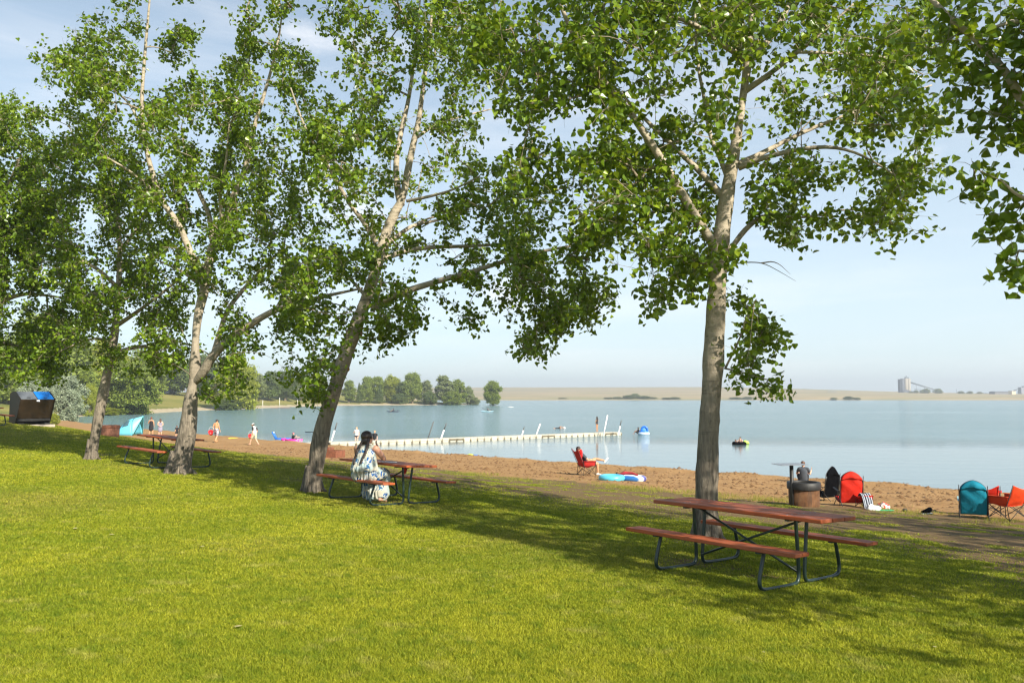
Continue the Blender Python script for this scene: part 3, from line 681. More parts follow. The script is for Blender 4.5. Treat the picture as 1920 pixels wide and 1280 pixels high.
make_tree('poplar_tree', 'slender dark trunked poplar, next along the lawn to the left of the forked one', (171, 861),
  [(0, [(171, 861, 22), (178, 820, 22), (186, 775, 22), (195, 730, 22), (203, 690, 21), (213, 645, 18), (218, 590, 15), (223, 530, 12), (226, 450, 10), (212, 360, 8), (195, 270, 5), (190, 220, 3)]),
   (-.8, [(216, 612, 10), (250, 590, 8), (290, 560, 6), (340, 520, 4)]), (.8, [(208, 665, 9), (250, 650, 8), (300, 648, 6), (335, 640, 4)]), (-.8, [(212, 652, 8), (190, 632, 6), (150, 640, 4), (110, 660, 3)]),
   (-1, [(222, 540, 9), (180, 500, 7), (130, 480, 5), (80, 450, 3)]), (1, [(225, 470, 8), (265, 420, 6), (290, 370, 4)]), (.9, [(220, 570, 8), (170, 545, 6), (110, 530, 4)])],
  [(200, 600, 55, 18), (140, 600, 55, 50), (255, 570, 46, 50), (300, 620, 40, 44), (110, 590, 30, 30), (205, 665, 28, 34, 0, 1.0), (262, 676, 44, 26), (320, 672, 30, 14), (180, 520, 75, 55), (270, 480, 55, 55), (100, 500, 60, 55), (160, 410, 80, 65), (245, 390, 60, 55), (90, 410, 60, 26), (190, 310, 70, 55), (100, 320, 60, 55), (150, 250, 50, 36), (65, 230, 34, 36, 0, .9), (330, 560, 30, 40)],
  leaf=.094, per=30, dens=.75, depth=3.8, seed=41, group=ROW)
make_tree('poplar_tree', 'dense poplar at the left edge whose crown overhangs the waste bin', (-75, 838),
  [(0, [(-75, 838, 30), (-70, 740, 27), (-55, 620, 23), (-40, 500, 18), (-25, 400, 13), (-10, 290, 8), (5, 210, 4)]),
   (-1, [(-60, 640, 14), (-10, 570, 11), (45, 548, 8), (95, 555, 5), (130, 560, 3)]), (1, [(-62, 670, 12), (-10, 640, 9), (40, 650, 6), (90, 680, 3)]), (.8, [(-42, 510, 12), (10, 440, 9), (50, 400, 6), (90, 370, 3)]), (-.8, [(-30, 420, 9), (15, 350, 6), (40, 290, 4)])],
  [(15, 215, 22, 30, 0, .9), (15, 290, 36, 50), (-20, 380, 60, 90), (30, 420, 50, 60), (55, 300, 40, 40), (20, 380, 55, 55), (70, 400, 40, 50), (15, 470, 55, 50), (60, 500, 50, 50), (10, 560, 50, 40), (60, 590, 40, 40), (25, 640, 50, 40), (75, 660, 46, 40), (20, 700, 44, 14), (70, 700, 46, 20), (120, 690, 26, 14), (-70, 500, 80, 150, 0, .6), (-60, 300, 70, 110, 0, .5)],
  leaf=.10, per=34, dens=1.25, depth=3.8, seed=53, group=ROW)

V3 = Vector
make_tree('poplar_tree', 'poplar at the right edge showing only hanging leafy boughs and one pale diagonal branch', (4300, 1400),
  [(0, [(V3((9.8, 4.6, 1.9)), .40), (V3((9.8, 4.6, 3.2)), .35), (V3((9.75, 4.7, 5.2)), .29), (V3((9.9, 4.8, 8)), .22), (V3((9.8, 4.9, 11)), .12), (V3((9.9, 4.9, 14)), .04)]),
   (0, [(V3((9.78, 4.65, 4.6)), .20), (V3((8.2, 5.4, 5.4)), .16), (V3((6.2, 6.3, 6.0)), .12), (W(1960, 250, 6.8), .085), (W(1915, 190, 6.8), .08), (W(1901, 157, 6.8), .075), (W(1874, 122, 6.85), .07), (W(1834, 76, 6.9), .062), (W(1793, 46, 6.9), .056), (W(1747, 0, 7), .045), (W(1690, -60, 7), .02)]),
   (0, [(V3((9.78, 4.7, 5.6)), .16), (V3((7.6, 5.6, 6.6)), .11), (W(2050, 90, 6.6), .07), (W(1930, 30, 6.6), .045), (W(1840, 60, 6.6), .02)]),
   (0, [(V3((8.0, 5.4, 5.4)), .10), (V3((6.2, 6.1, 5.2)), .07), (W(2000, 400, 6.5), .045), (W(1910, 370, 6.5), .03), (W(1880, 340, 6.5), .015)]),
   (0, [(V3((8.0, 5.4, 5.3)), .08), (V3((6.4, 6.0, 4.9)), .05), (W(1990, 480, 6.3), .035), (W(1910, 470, 6.3), .02)]),
   (0, [(V3((9.85, 4.8, 7)), .13), (V3((8, 4, 8.6)), .09), (V3((6.4, 3.4, 9.4)), .04)]), (0, [(V3((9.85, 4.8, 6.4)), .13), (V3((11.6, 5.6, 8)), .08), (V3((13, 6, 8.8)), .04)]), (0, [(V3((9.85, 4.85, 8.4)), .10), (V3((10.2, 6.8, 10)), .05), (V3((10, 8, 10.6)), .02)])],
  [('w', (W(1880, 50, 6.8)), (.26, .5, .24), 18), ('w', W(1915, 130, 6.8), (.24, .5, .24), 18), ('w', W(1832, 125, 6.8), (.17, .4, .2), 18), ('w', W(1868, 205, 6.8), (.22, .4, .2), 14), ('w', W(1915, 260, 6.8), (.15, .4, .24), 14), ('w', W(1852, 300, 6.7), (.17, .3, .16), 18),
   ('w', W(1885, 350, 6.6), (.2, .3, .16), 18), ('w', W(1908, 425, 6.5), (.12, .25, .17), 26), ('w', W(1884, 500, 6.4), (.08, .12, .05), 260), ('w', W(1910, 515, 6.4), (.05, .08, .04), 10), ('w', W(1815, 25, 6.9), (.24, .4, .18), 18), ('w', W(1758, 55, 7), (.2, .4, .22), 15), ('w', W(1790, 175, 7), (.13, .3, .16), 14),
   ('w', W(2000, 150, 6.6), (.5, .9, .9), 3.0), ('w', (5.4, 6.3, 8.2), (1.6, 1.7, 1.2), 1.6), ('w', (9.8, 4.8, 8.0), (4.4, 3.8, 2.4), 1.1), ('w', (9.8, 4.9, 11.2), (3.2, 3.0, 2.4), 1.0), ('w', (8.2, 3.6, 6.4), (2.6, 2.4, 1.8), 1.1), ('w', (12.2, 5.4, 6.4), (2.4, 2.4, 1.8), .9)],
  leaf=.086, per=34, dens=1.0, depth=2.4, seed=67, group=ROW)
make_tree('poplar_tree', 'poplar just outside the right edge, shading the worn ground by the beach', (3120, 1010),
  [(0, [(V3((17, 7.4, 1.2)), .36), (V3((17, 7.4, 4)), .30), (V3((17.1, 7.4, 8)), .2), (V3((17, 7.3, 12.5)), .05)]), (0, [(V3((17, 7.4, 4.5)), .14), (V3((15, 8, 6.5)), .08), (V3((13.8, 8.3, 7.4)), .03)]), (0, [(V3((17, 7.4, 5)), .14), (V3((18.6, 6, 6.8)), .08), (V3((19.6, 5.6, 7.4)), .03)])],
  [('w', (17, 7.4, 6.6), (4.2, 4.2, 2.4), .55), ('w', (17, 7.4, 9.6), (3.6, 3.6, 2.8), .55)], leaf=.12, per=26, dens=1, depth=3.4, seed=71, group=ROW)
# ------------------------------------------------------------------ picnic tables
def m_wood(name, a, b, rough=.42):
    t = NT(name); o = t.co('Object'); g = t.noise(t.map(o, (1.3, 26, 26)), 2.2, 6, .6, .5); w = t.noise(o, 3, 4)
    c = t.ramp(g, [(.3, a), (.68, b)]); c = t.mix(t.ramp(w, [(.45, 0), (.75, .5)]), c, tuple(x * .55 for x in a)); pk = t.noise(t.map(o, (.25, 4.2, 0), (3, .37, 0)), 1, 1); c = t.mix(t.ramp(pk, [(.40, 0), (.60, .6)]), c, (.28, .085, .040)); c = t.mix(t.ramp(t.noise(t.map(o, (2, 9, 9)), 3, 6, .7), [(.62, 0), (.74, .55)]), c, (.16, .10, .075))
    return t.set(c, rough, spec=.5, normal=t.bump(g, .35, .004))
M_wood = m_wood('stained_boards', (.27, .048, .010), (.50, .110, .022), .62)
M_pipe = simple('dark_green_pipe', (.012, .030, .024), .38, .2, 10, spec=.6)
M_steel = simple('black_steel', (.018, .017, .016), .55, .35, 14, bump=.002)
M_zinc = simple('grey_metal', (.35, .36, .37), .4, .1, 10, metal=.7)
TG = 'picnic tables on the grass'
def make_table(label, loc, rz, L=2.24, tilt=(0, 0)):
    t = thing('picnic_table', label, 'picnic table', loc, rz, TG, tilt)
    m = MB()
    for k in (-1, 0, 1): m.box((k * .004, k * .243, .745 + .0015 * (k == 0)), (L, .230, .042), bev=.007)
    m.cur = 1
    for bx_ in (-L * .305, L * .305):
        for by_ in (-.29, -.19, -.05, .05, .19, .29): m.tube([(bx_, by_, .764), (bx_, by_, .7695)], .0085, 8)
    m.cur = 0
    m.build('tabletop', [M_wood, M_zinc], t)
    for sgn in (-1, 1):
        m = MB()
        for k in (-1, 1): m.box((0, sgn * .735 + k * .068, .440), (L, .130, .040), bev=.005)
        m.build('bench_seat', M_wood, t)
    fx = L * .305
    for sx in (-1, 1):
        m = MB(); x = sx * fx; r = .021
        m.box((x, 0, .712), (.05, .60, .024), bev=.004)
        for sy in (-1, 1):
            pts = [(x, sy * .115, .70), (x, sy * .085, .42), (x, sy * .055, .12), (x, sy * .075, .045), (x, sy * .13, .022), (x, sy * .40, .020), (x, sy * .72, .022), (x, sy * .80, .05), (x, sy * .825, .11), (x, sy * .79, .24), (x, sy * .735, .40)]
            P, R = chaikin([Vector(p) for p in pts], [r] * len(pts), 2); m.tube(P, R, 8)
            m.box((x, sy * .735, .410), (.055, .24, .018), bev=.003)
        m.build('frame', M_pipe, t)
        m = MB(); m.tube([(sx * (fx + .01), .0, .695), (-sx * (fx - .02), .03 * sx, .13)], .014, 7); m.box((sx * fx * .97, 0, .69), (.06, .05, .02)); m.build('brace', M_pipe, t)
    return t
def slope_tilt(x, y, rz):
    e = .5; gx = (h1(x + e, y) - h1(x - e, y)) / (2 * e); gy = (h1(x, y + e) - h1(x, y - e)) / (2 * e)
    n = Vector((-gx, -gy, 1)).normalized(); q = Vector((0, 0, 1)).rotation_difference(n) @ Quaternion((0, 0, 1), rz)
    return q.to_euler()
def put(o, x, y, rz, dz=0, tilt=True):
    o.location = (x, y, h1(x, y) + dz); o.rotation_euler = slope_tilt(x, y, rz) if tilt else (0, 0, rz)
T1 = make_table('nearest picnic table, empty, with dark green pipe legs, in front of the knotted poplar', (0, 0, 0), 0); put(T1, 2.74, 9.42, math.radians(-50))
TAB2 = (-2.50, 15.75, math.radians(-45))
T2 = copy_tree(T1); tag(T2, 'picnic table where the woman in the patterned dress sits'); put(T2, *TAB2)
T3 = copy_tree(T1); tag(T3, 'picnic table half hidden behind the base of the forked poplar'); put(T3, -9.1, 21.2, math.radians(-40))
p = G(-48, 796); T4 = copy_tree(T1); tag(T4, 'picnic table cut off by the left edge beside the waste bin'); put(T4, p.x, p.y, math.radians(-22))
# things on the woman's table
def on_table(tb, x, y, z): return Matrix.LocRotScale(tb.location, tb.rotation_euler, None) @ Vector((x, y, z))
M_paper = simple('paper', (.72, .74, .76), .6, .05)
m = MB(); m.box((0, 0, .006), (.30, .21, .012), bev=.002); q = m.build('magazine', M_paper); q.location = on_table(T2, .20, -.12, .768); q.rotation_euler = (*T2.rotation_euler[:2], T2.rotation_euler[2] + .3)
tag(q, 'pale magazine lying on the table beside the seated woman', 'magazine')
m = MB(); m.prism([(-.055, 0), (.055, 0), (.035, -.09), (0, -.14), (-.035, -.08)], lambda x, y: (x, -.006, y), lambda x, y: (x, .006, y)); q = m.build('rag', simple('red_cloth', (.55, .03, .02), .9, .2, 30, bump=.01)); q.location = on_table(T2, .62, -.02, .70)
tag(q, 'small red rag hanging under the end of the woman\'s picnic table', 'cloth')
# ------------------------------------------------------------------ fire rings
def m_concrete():
    t = NT('fire_ring_concrete'); o = t.co('Object'); sp = t.node('ShaderNodeSeparateXYZ'); t.link(o, sp.inputs[0])
    n = t.noise(o, 5, 6, .65); c = t.ramp(n, [(.3, (.08, .035, .015)), (.55, (.14, .068, .032)), (.8, (.22, .12, .06))])
    c = t.mix(t.ramp(t.noise(t.map(o, (4, 4, .7)), 2.2, 5), [(.5, 0), (.65, .55)]), c, (.035, .025, .02))
    return t.set(c, .9, spec=.2, normal=t.bump(n, .8, .01))
M_conc = m_concrete(); M_rust = simple('rusty_metal', (.21, .075, .038), .8, .35, 9, bump=.003)
M_ash = simple('ash', (.16, .14, .12), .95, .4, 10, bump=.02)
p = G(1508, 948); fr = thing('fire_ring', 'round concrete fire ring with black rim and a tall post carrying a flat metal plate', 'fire ring', p)
rr = .40
m = MB(); m.lathe([(rr, -.15), (rr, .50), (rr - .06, .52), (rr - .08, .50), (rr - .08, .36), (0, .35)], n=40); m.build('ring_wall', M_conc, fr)
m = MB(); m.lathe([(rr + .035, .46), (rr + .04, .48), (rr + .04, .63), (rr + .02, .65), (rr - .04, .65), (rr - .05, .63), (rr - .05, .51), (rr + .035, .46)], n=40); m.build('steel_rim', M_steel, fr)
m = MB(); m.tube([(-.38, -.16, -.1), (-.38, -.16, 1.12)], .052, 14); m.build('post', M_steel, fr)
m = MB(); m.box((-.42, -.16, 1.135), (.82, .50, .012), rot=Euler((math.radians(1.5), 0, .25)), bev=.004); m.box((-.38, -.16, 1.115), (.10, .10, .03), bev=.004); m.build('grill_plate', M_zinc, fr)
m = MB(); m.ball((0, 0, .355), (.24, .24, .05), 16, 8); m.build('ashes', M_ash, fr)
p = G(624, 857); f2 = thing('fire_ring', 'square rusty brown fire pit behind the leaning poplar', 'fire pit', p, -.35)
m = MB()
for sx, sy, lx, ly in ((0, -.42, .92, .05), (0, .42, .92, .05), (-.435, 0, .05, .79), (.435, 0, .05, .79)): m.box((sx, sy, .17), (lx, ly, .38), bev=.006)
m.build('pit_wall', M_rust, f2)
m = MB(); m.box((-.28, -.02, .44), (.42, .5, .16), bev=.01); m.tube([(-.47, .2, .30), (-.47, .2, .56)], .025, 8); m.build('swing_grill', M_rust, f2)
p = G(203, 817); f3 = thing('fire_ring', 'round reddish fire ring behind the slender poplar, near the tent', 'fire ring', p)
m = MB(); m.lathe([(.42, -.1), (.43, .40), (.40, .42), (.37, .40), (.37, .1), (0, .08)], n=28); m.build('ring_wall', simple('red_concrete', (.20, .085, .05), .9, .25, 4, bump=.01), f3)
m = MB(); m.lathe([(.44, .34), (.45, .44), (.40, .45), (.38, .36)], n=28); m.build('steel_rim', M_rust, f3)
# ------------------------------------------------------------------ waste container
p = G(58, 796); M_binb = simple('bin_brown_paint', (.026, .015, .006), .5, .3, 3, bump=.002); M_bind = simple('bin_dark_paint', (.018, .012, .008), .5, .3, 4)
bn = thing('waste_container', 'brown bear proof waste container with one grey and one blue lid', 'waste bin', p, .95); bn.scale = (.92, .92, .92)
Wd = 1.50; prof = [(.42, .10), (.45, .28), (-.30, .28), (-.62, 1.20), (-.05, 1.58), (.45, 1.50)]   # (depth, height), front is negative
m = MB(); m.prism([(-.28, .30), (-.60, 1.20), (-.04, 1.555), (.44, 1.47), (.44, .30)], lambda x, y: (-Wd / 2, x, y), lambda x, y: (Wd / 2, x, y)); m.build('body', M_binb, bn, bevel=.015)
m = MB()
for s in (-1, 1):
    m.prism([(-.12, .02), (-.30, .30), (-.63, 1.20), (-.64, 1.24), (-.05, 1.60), (.47, 1.51), (.47, .02)], lambda x, y: (s * (Wd / 2 + .002), x, y), lambda x, y: (s * (Wd / 2 + .03), x, y))
m.box((0, .42, .16), (Wd, .05, .28)); m.build('side_plate', M_bind, bn)
m = MB(); m.box((0, .0, .235), (Wd - .02, .62, .12), bev=.01); m.build('sill', M_steel, bn)
for k, (mt, lb) in enumerate(((simple('grey_lid', (.11, .12, .13), .4, .3, 3), 'grey lid'), (simple('blue_lid', (.010, .16, .52), .35, .1, 3), 'blue lid'))):
    m = MB(); cx = -Wd / 4 + k * Wd / 2; ang = math.atan2(.355, .56); m.box((cx, -.33, 1.395), (Wd / 2 - .03, .66, .022), rot=Euler((ang, 0, 0)), bev=.006)
    ld = m.build('lid', mt, bn); ld['label'] = lb
    m = MB(); m.box((cx, -.52, 1.290), (.17, .05, .03), rot=Euler((ang, 0, 0)), bev=.008); m.build('handle', M_steel, ld)
m = MB(); m.box((.02, -.607, 1.145), (.14, .006, .07), rot=Euler((-.33, 0, 0))); m.build('sticker', M_paper, bn)
m = MB()
for s in (-1, 1): m = MB(); m.box((s * .58, -.02, .05), (.26, .70, .10), bev=.01); m.build('foot', M_steel, bn)
m = MB(); m.box((0, 0, -.06), (1.75, 1.4, .14), bev=.02); q = m.build('concrete_pad', simple('pad_concrete', (.40, .34, .27), .9, .2, 3, bump=.004)); q.location = p + Vector((0, 0, 0)); q.rotation_euler = (0, 0, .95); q.scale = (.86, .86, .86); q['kind'] = 'structure'
# ------------------------------------------------------------------ beach tent
p = G(240, 815.5); tn = thing('beach_tent', 'teal and light blue pop up beach tent with a pointed awning', 'tent', p, 0)
M_tb = simple('light_blue_nylon', (.13, .50, .66), .5, .08, 3); M_tg = simple('green_nylon', (.015, .30, .20), .5, .1, 3); M_tl = simple('pale_blue_nylon', (.20, .66, .78), .5, .06, 3); M_mesh = simple('dark_mesh', (.05, .11, .14), .8, .1, 30)
def sheet(fn, nu, nv, th=.012):
    V = [fn(i / nu, j / nv) for i in range(nu + 1) for j in range(nv + 1)]; n = len(V)
    F = [(i * (nv + 1) + j, (i + 1) * (nv + 1) + j, (i + 1) * (nv + 1) + j + 1, i * (nv + 1) + j + 1) for i in range(nu) for j in range(nv)]
    return V, F
def pole_arc(k):  # four arcs of poles from left rim to the awning; k 0..1
    a = [(-1.22, .15), (-.95, .02), (.05, -.02), (.85, 0)]
    return a
def tpt(u, v):
    # u across (0 left/back hem, 1 open front), v up: from camera side ground over the ridge to the far ground
    base_x = -1.28 + 2.10 * u; top_x = -.55 + 1.10 * u; topz = 1.42 * math.sin(PI * (.12 + .38 * min(u * 1.05, 1))) ; an = PI * v
    x = base_x + (top_x - base_x) * math.sin(an) ** .8; y = -1.0 * math.cos(an) * (.45 + .55 * math.sin(PI * (.15 + .5 * u))); z = topz * math.sin(an) ** .85
    return Vector((x, y, z))
for nm, u0, u1, mt in (('back_panel', 0, .34, M_tg), ('side_panel', .34, 1, M_tb)):
    V, F = sheet(lambda a, b: tpt(u0 + (u1 - u0) * a, b), 8, 20); m = MB(); m.add(V, F); q = m.build(nm, mt, tn); so = q.modifiers.new('s', 'SOLIDIFY'); so.thickness = .01
V, F = sheet(lambda a, b: tpt(1, b) * (1 - a) + Vector((1.35, (b - .5) * .3, 1.78 - abs(b - .5) * 1.9 if abs(b - .5) < .5 else .7)) * a if .18 < b < .82 else tpt(1, b), 6, 22); m = MB()
def awn(a, b):
    c = tpt(1, b); tip = Vector((1.28, -.10 + .2 * b, 1.62)); return c.lerp(tip, a * (1 - .05 * math.sin(PI * b)))
V, F = sheet(awn, 6, 20); m = MB(); m.add(V, F); q = m.build('awning', M_tl, tn); so = q.modifiers.new('s', 'SOLIDIFY'); so.thickness = .01
def win(u0, u1, v0, v1, off=.018):
    V, F = sheet(lambda a, b: tpt(u0 + (u1 - u0) * a, v0 + (v1 - v0) * b) + Vector((-.01, -off * 2, .01)), 5, 5); m = MB(); m.add(V, F); return m
for w in ((.10, .26, .14, .34), (.50, .84, .18, .34)):
    q = win(*w).build('window', M_mesh, tn); so = q.modifiers.new('s', 'SOLIDIFY'); so.thickness = .006
m = MB()
for u in (.34, 1.0): m.tube([tpt(u, k / 24) + Vector((0, 0, .01)) for k in range(25)], .014, 6)
m.build('pole', M_steel, tn)
# ------------------------------------------------------------------ folding chairs
def cloth_mat(name, col, rough=.75):
    t = NT(name); o = t.co('Object'); n = t.noise(o, 4, 5, .6, .4); w = t.noise(t.map(o, (1, 1, 1)), 90, 2)
    c = t.ramp(n, [(.3, tuple(x * .8 for x in col)), (.7, tuple(min(1, x * 1.1) for x in col))])
    return t.set(c, rough, spec=.2 if rough < .9 else .03, normal=t.bump(n, .8, .035, t.bump(w, .3, .002)))
def recliner(label, loc, rz, mat, frame_mat, cat='beach chair', h=1.12, w=.60, lean=.20, seat=True, sag=.05, top=.16, arm_mat=None):
    "high backed folding beach chair, faces +y, base at the origin"
    t = thing('beach_chair', label, cat, loc, rz, 'folding chairs on the beach')
    zb = .10; yb = -.10
    def bp(a, b):   # a 0..1 across, b 0..1 up
        x = (a - .5) * w * (1 - .10 * max(0, b - .75) / .25); round_ = top * (1 - abs(2 * a - 1) ** 1.5) * (b ** 8); edge = -.10 * (abs(2 * a - 1) ** 4) * (b ** 8)
        z = zb + (h - zb - top) * b + round_ * 1.0 + edge * .5; y = yb - lean * b * (h - zb) - sag * math.sin(PI * b) * (1 - (2 * a - 1) ** 2)
        y += .012 * math.sin(9 * a + 14 * b) * b + (.06 if b > .93 else 0) * (b - .93) / .07
        return Vector((x, y, z))
    V, F = sheet(bp, 14, 20); m = MB(); m.add(V, F); q = m.build('backrest', mat, t); so = q.modifiers.new('s', 'SOLIDIFY'); so.thickness = .018
    pp = MB(); pp.tube([bp(0, k / 16) for k in range(17)] + [bp(k / 12, 1) for k in range(1, 13)] + [bp(1, 1 - k / 16) for k in range(1, 17)], .010, 6); pp.build('piping', frame_mat, t)
    hd = MB()
    def hp(a, b):
        P = bp(a, .86 + .14 * b); return P + Vector((0, -.03 - .012 * math.sin(12 * a), 0))
    V, F = sheet(hp, 12, 5); hd.add(V, F); q = hd.build('headrest', mat, t); so = q.modifiers.new('s', 'SOLIDIFY'); so.thickness = .02
    if seat:
        V, F = sheet(lambda a, b: Vector(((a - .5) * w, yb + .02 + .50 * b, .12 + .12 * b - sag * math.sin(PI * b) * .5)), 8, 8); m = MB(); m.add(V, F); q = m.build('seat', mat, t); so = q.modifiers.new('s', 'SOLIDIFY'); so.thickness = .018
    for s in (-1, 1):
        x = s * (w / 2 + .012); m = MB()
        m.tube([(x, yb - .02, .0), (x, yb - lean * .5 * h, h * .52), (x, yb - lean * (h - top), h - top)], .011, 7)
        m.tube([(x, yb - .30, .0), (x, yb + .18, .42)], .010, 7); m.tube([(x, .42, .0), (x, yb - .06, .44)], .010, 7); m.tube([(x, yb, .13), (x, .40, .25)], .010, 7)
        m.build('side_frame', frame_mat, t)
        m = MB(); m.box((x + s * .01, .15, .45), (.055, .50, .022), rot=Euler((math.radians(6), 0, 0)), bev=.008); m.build('armrest', arm_mat or frame_mat, t)
    return t
def camp_chair(label, loc, rz, mat, w=.56, h=.92, sag=.10, lean=.28, name='camp_chair'):
    "folding quad chair with a fabric sling, faces +y"
    t = thing(name, label, 'camping chair', loc, rz, 'folding chairs on the beach')
    def bp(a, b):
        c = 1 - (2 * a - 1) ** 2; x = (a - .5) * w * (1 + .12 * b); z = .36 + (h - .36) * b - .10 * c * (b ** 4); y = -.20 - lean * b * .75 - sag * c * math.sin(PI * min(1, b * .9)) ; return Vector((x, y, z + .01 * math.sin(8 * a)))
    V, F = sheet(bp, 12, 14); m = MB(); m.add(V, F); q = m.build('backrest', mat, t); so = q.modifiers.new('s', 'SOLIDIFY'); so.thickness = .016
    V, F = sheet(lambda a, b: Vector(((a - .5) * w, -.22 + .48 * b, .38 + .05 * b - .07 * (1 - (2 * a - 1) ** 2) * math.sin(PI * b))), 10, 8); m = MB(); m.add(V, F); q = m.build('seat', mat, t); so = q.modifiers.new('s', 'SOLIDIFY'); so.thickness = .016
    for s in (-1, 1):
        V, F = sheet(lambda a, b: Vector((s * (w / 2 + .02 + .03 * b), -.26 + .52 * a, .40 + (.58 + .02 * a - .40) * b)), 5, 5); m = MB(); m.add(V, F); q = m.build('side_panel', mat, t); so = q.modifiers.new('s', 'SOLIDIFY'); so.thickness = .014
        m = MB(); m.box((s * (w / 2 + .05), 0, .60), (.075, .56, .02), bev=.008); m.build('armrest', mat, t)
    m = MB()
    for s in (-1, 1):
        x = s * (w / 2 + .05)
        m.tube([(x, .26, 0), (x, .26, .60)], .010, 7); m.tube([(x, -.30, 0), (x * .98, -.24, .40), (x * 1.02, -.20 - lean * .78, h)], .010, 7)
        m.tube([(x, .26, .04), (x, -.26, .40)], .009, 6); m.tube([(x, -.30, .04), (x, .26, .42)], .009, 6)
    m.tube([(-w / 2 - .05, .26, .03), (w / 2 + .03, .26, .41)], .009, 6); m.tube([(w / 2 + .05, .26, .03), (-w / 2 - .03, .26, .41)], .009, 6)
    m.tube([(-w / 2 - .05, -.30, .03), (w / 2 + .03, -.25, .41)], .009, 6); m.tube([(w / 2 + .05, -.30, .03), (-w / 2 - .03, -.25, .41)], .009, 6)
    m.build('folding_frame', M_steel, t); return t
M_red = cloth_mat('red_fabric', (.56, .020, .008)); M_blk = cloth_mat('black_fabric', (.004, .004, .005), .95); M_teal = cloth_mat('teal_fabric', (.006, .19, .28)); M_org = cloth_mat('orange_fabric', (.66, .055, .010)); M_crim = cloth_mat('crimson_fabric', (.42, .022, .020)); M_pale = simple('pale_blue_paint', (.32, .52, .54), .5, .1)
p = G(1594, 949); recliner('bright red high backed beach chair standing beside the black one', p, -.10, M_red, M_steel, h=.98, w=.60, lean=.12, top=.12)
p = G(1563, 940); recliner('black high backed beach chair partly behind the red one', p + Vector((0, .45, -.02)), .50, M_blk, M_steel, h=1.04, w=.60, lean=.16, top=.22)
p = G(1826, 971); recliner('teal high backed beach chair with pale blue arm rests', p, -.48, M_teal, M_steel, h=.95, w=.60, lean=.12, top=.12, arm_mat=M_pale)
p = G(1892, 976); camp_chair('bright orange camping chair at the right edge of the beach', p + Vector((.04, .15, 0)), .45, M_org, w=.62, h=.90, sag=.10)
p = G(1862, 970); camp_chair('deep red camping chair between the teal and the orange chairs', p + Vector((.16, .62, 0)), -.55, M_red, w=.62, h=.78, sag=.12)
CHM = G(1100, 891)
camp_chair('crimson camping chair in which the man with crossed legs reclines', CHM, -1.25, M_crim, w=.58, h=1.10, sag=.06, lean=.44)
# small things on the sand
def blob_cloth(name, label, cat, px, py, size, mat, seed=1, rz=0, group=None, lumps=5):
    r = random.Random(seed); p = G(px, py); V = []; n, k = 18, 10; m = MB()
    m.ball((0, 0, size[2] * .35), size, 20, 12)
    for i, v in enumerate(m.v):
        a = Vector(v); f = 1 + .22 * math.sin(a.x / size[0] * 5 + seed) * math.cos(a.y / size[1] * 4 + seed * 2) + .12 * math.sin(a.x / size[0] * 11 + a.z * 20); m.v[i] = (a.x * f, a.y * f, max(a.z * f, -.01))
    o = m.build(name, mat); o.location = p; o.rotation_euler = (0, 0, rz); return tag(o, label, cat, group)
def m_print(name, base, cols, sc=14, thr=.5):
    t = NT(name); o = t.co('Object'); n = t.noise(o, sc, 3, .6); n2 = t.noise(t.map(o, (1, 1, 1), (4, 2, 1)), sc * 1.4, 2)
    c = t.mix(t.ramp(n, [(thr, 0), (thr + .03, 1)], 'CONSTANT' if 0 else 'LINEAR'), base, cols[0]); c = t.mix(t.ramp(n2, [(.58, 0), (.61, 1)]), c, cols[1])
    return t.set(c, .8, spec=.2)
M_white = simple('white_plastic', (.78, .78, .76), .4, .05)
def m_stripe():
    t = NT('striped_towel'); o = t.co('Object'); w = t.node('ShaderNodeTexWave'); w.inputs['Scale'].default_value = 5; t.link(o, w.inputs[0]); return t.set(t.ramp(w.outputs['Fac'], [(.62, (.025, .03, .045)), (.72, (.40, .44, .50))]), .9, spec=.1)
p = G(1627, 953); tw = thing('towel', 'dark towel with white stripes hanging over a low red sling chair', 'towel', p + Vector((0, .1, 0)), .4)
V, F = sheet(lambda a, b: Vector(((a - .5) * .34, .10 - .22 * b + .02 * math.sin(9 * a), .02 + .36 * (1 - (1.7 * b - .5) ** 2 * .9) + .015 * math.sin(13 * a)) ), 12, 12); m = MB(); m.add(V, F); q = m.build('folds', m_stripe(), tw); so = q.modifiers.new('s', 'SOLIDIFY'); so.thickness = .02
sc_ = camp_chair('low red sling chair beside the tall red chair, draped with a striped towel', p + Vector((.02, .25, 0)), -1.2, M_red, w=.52, h=.62, sag=.05, name='sling_chair'); sc_.scale = (.55, .55, .55)
blob_cloth('plastic_bag', 'white plastic bag on the grass edge under the striped towel', 'bag', 1637, 956, (.20, .14, .10), M_white, 3)
blob_cloth('beach_toy_bag', 'small red and white bag lying on a green mat', 'bag', 1657, 953, (.16, .12, .11), m_print('red_white_print', (.65, .04, .03), [(.8, .8, .78), (.7, .68, .66)]), 5)
p = G(1656, 957); m = MB(); m.box((0, 0, .012), (.52, .20, .024), bev=.01); q = m.build('foam_mat', simple('green_foam', (.03, .32, .12), .7, .1)); q.location = p; q.rotation_euler = (0, 0, .1); tag(q, 'green foam mat on the sand beside the white bag', 'mat')
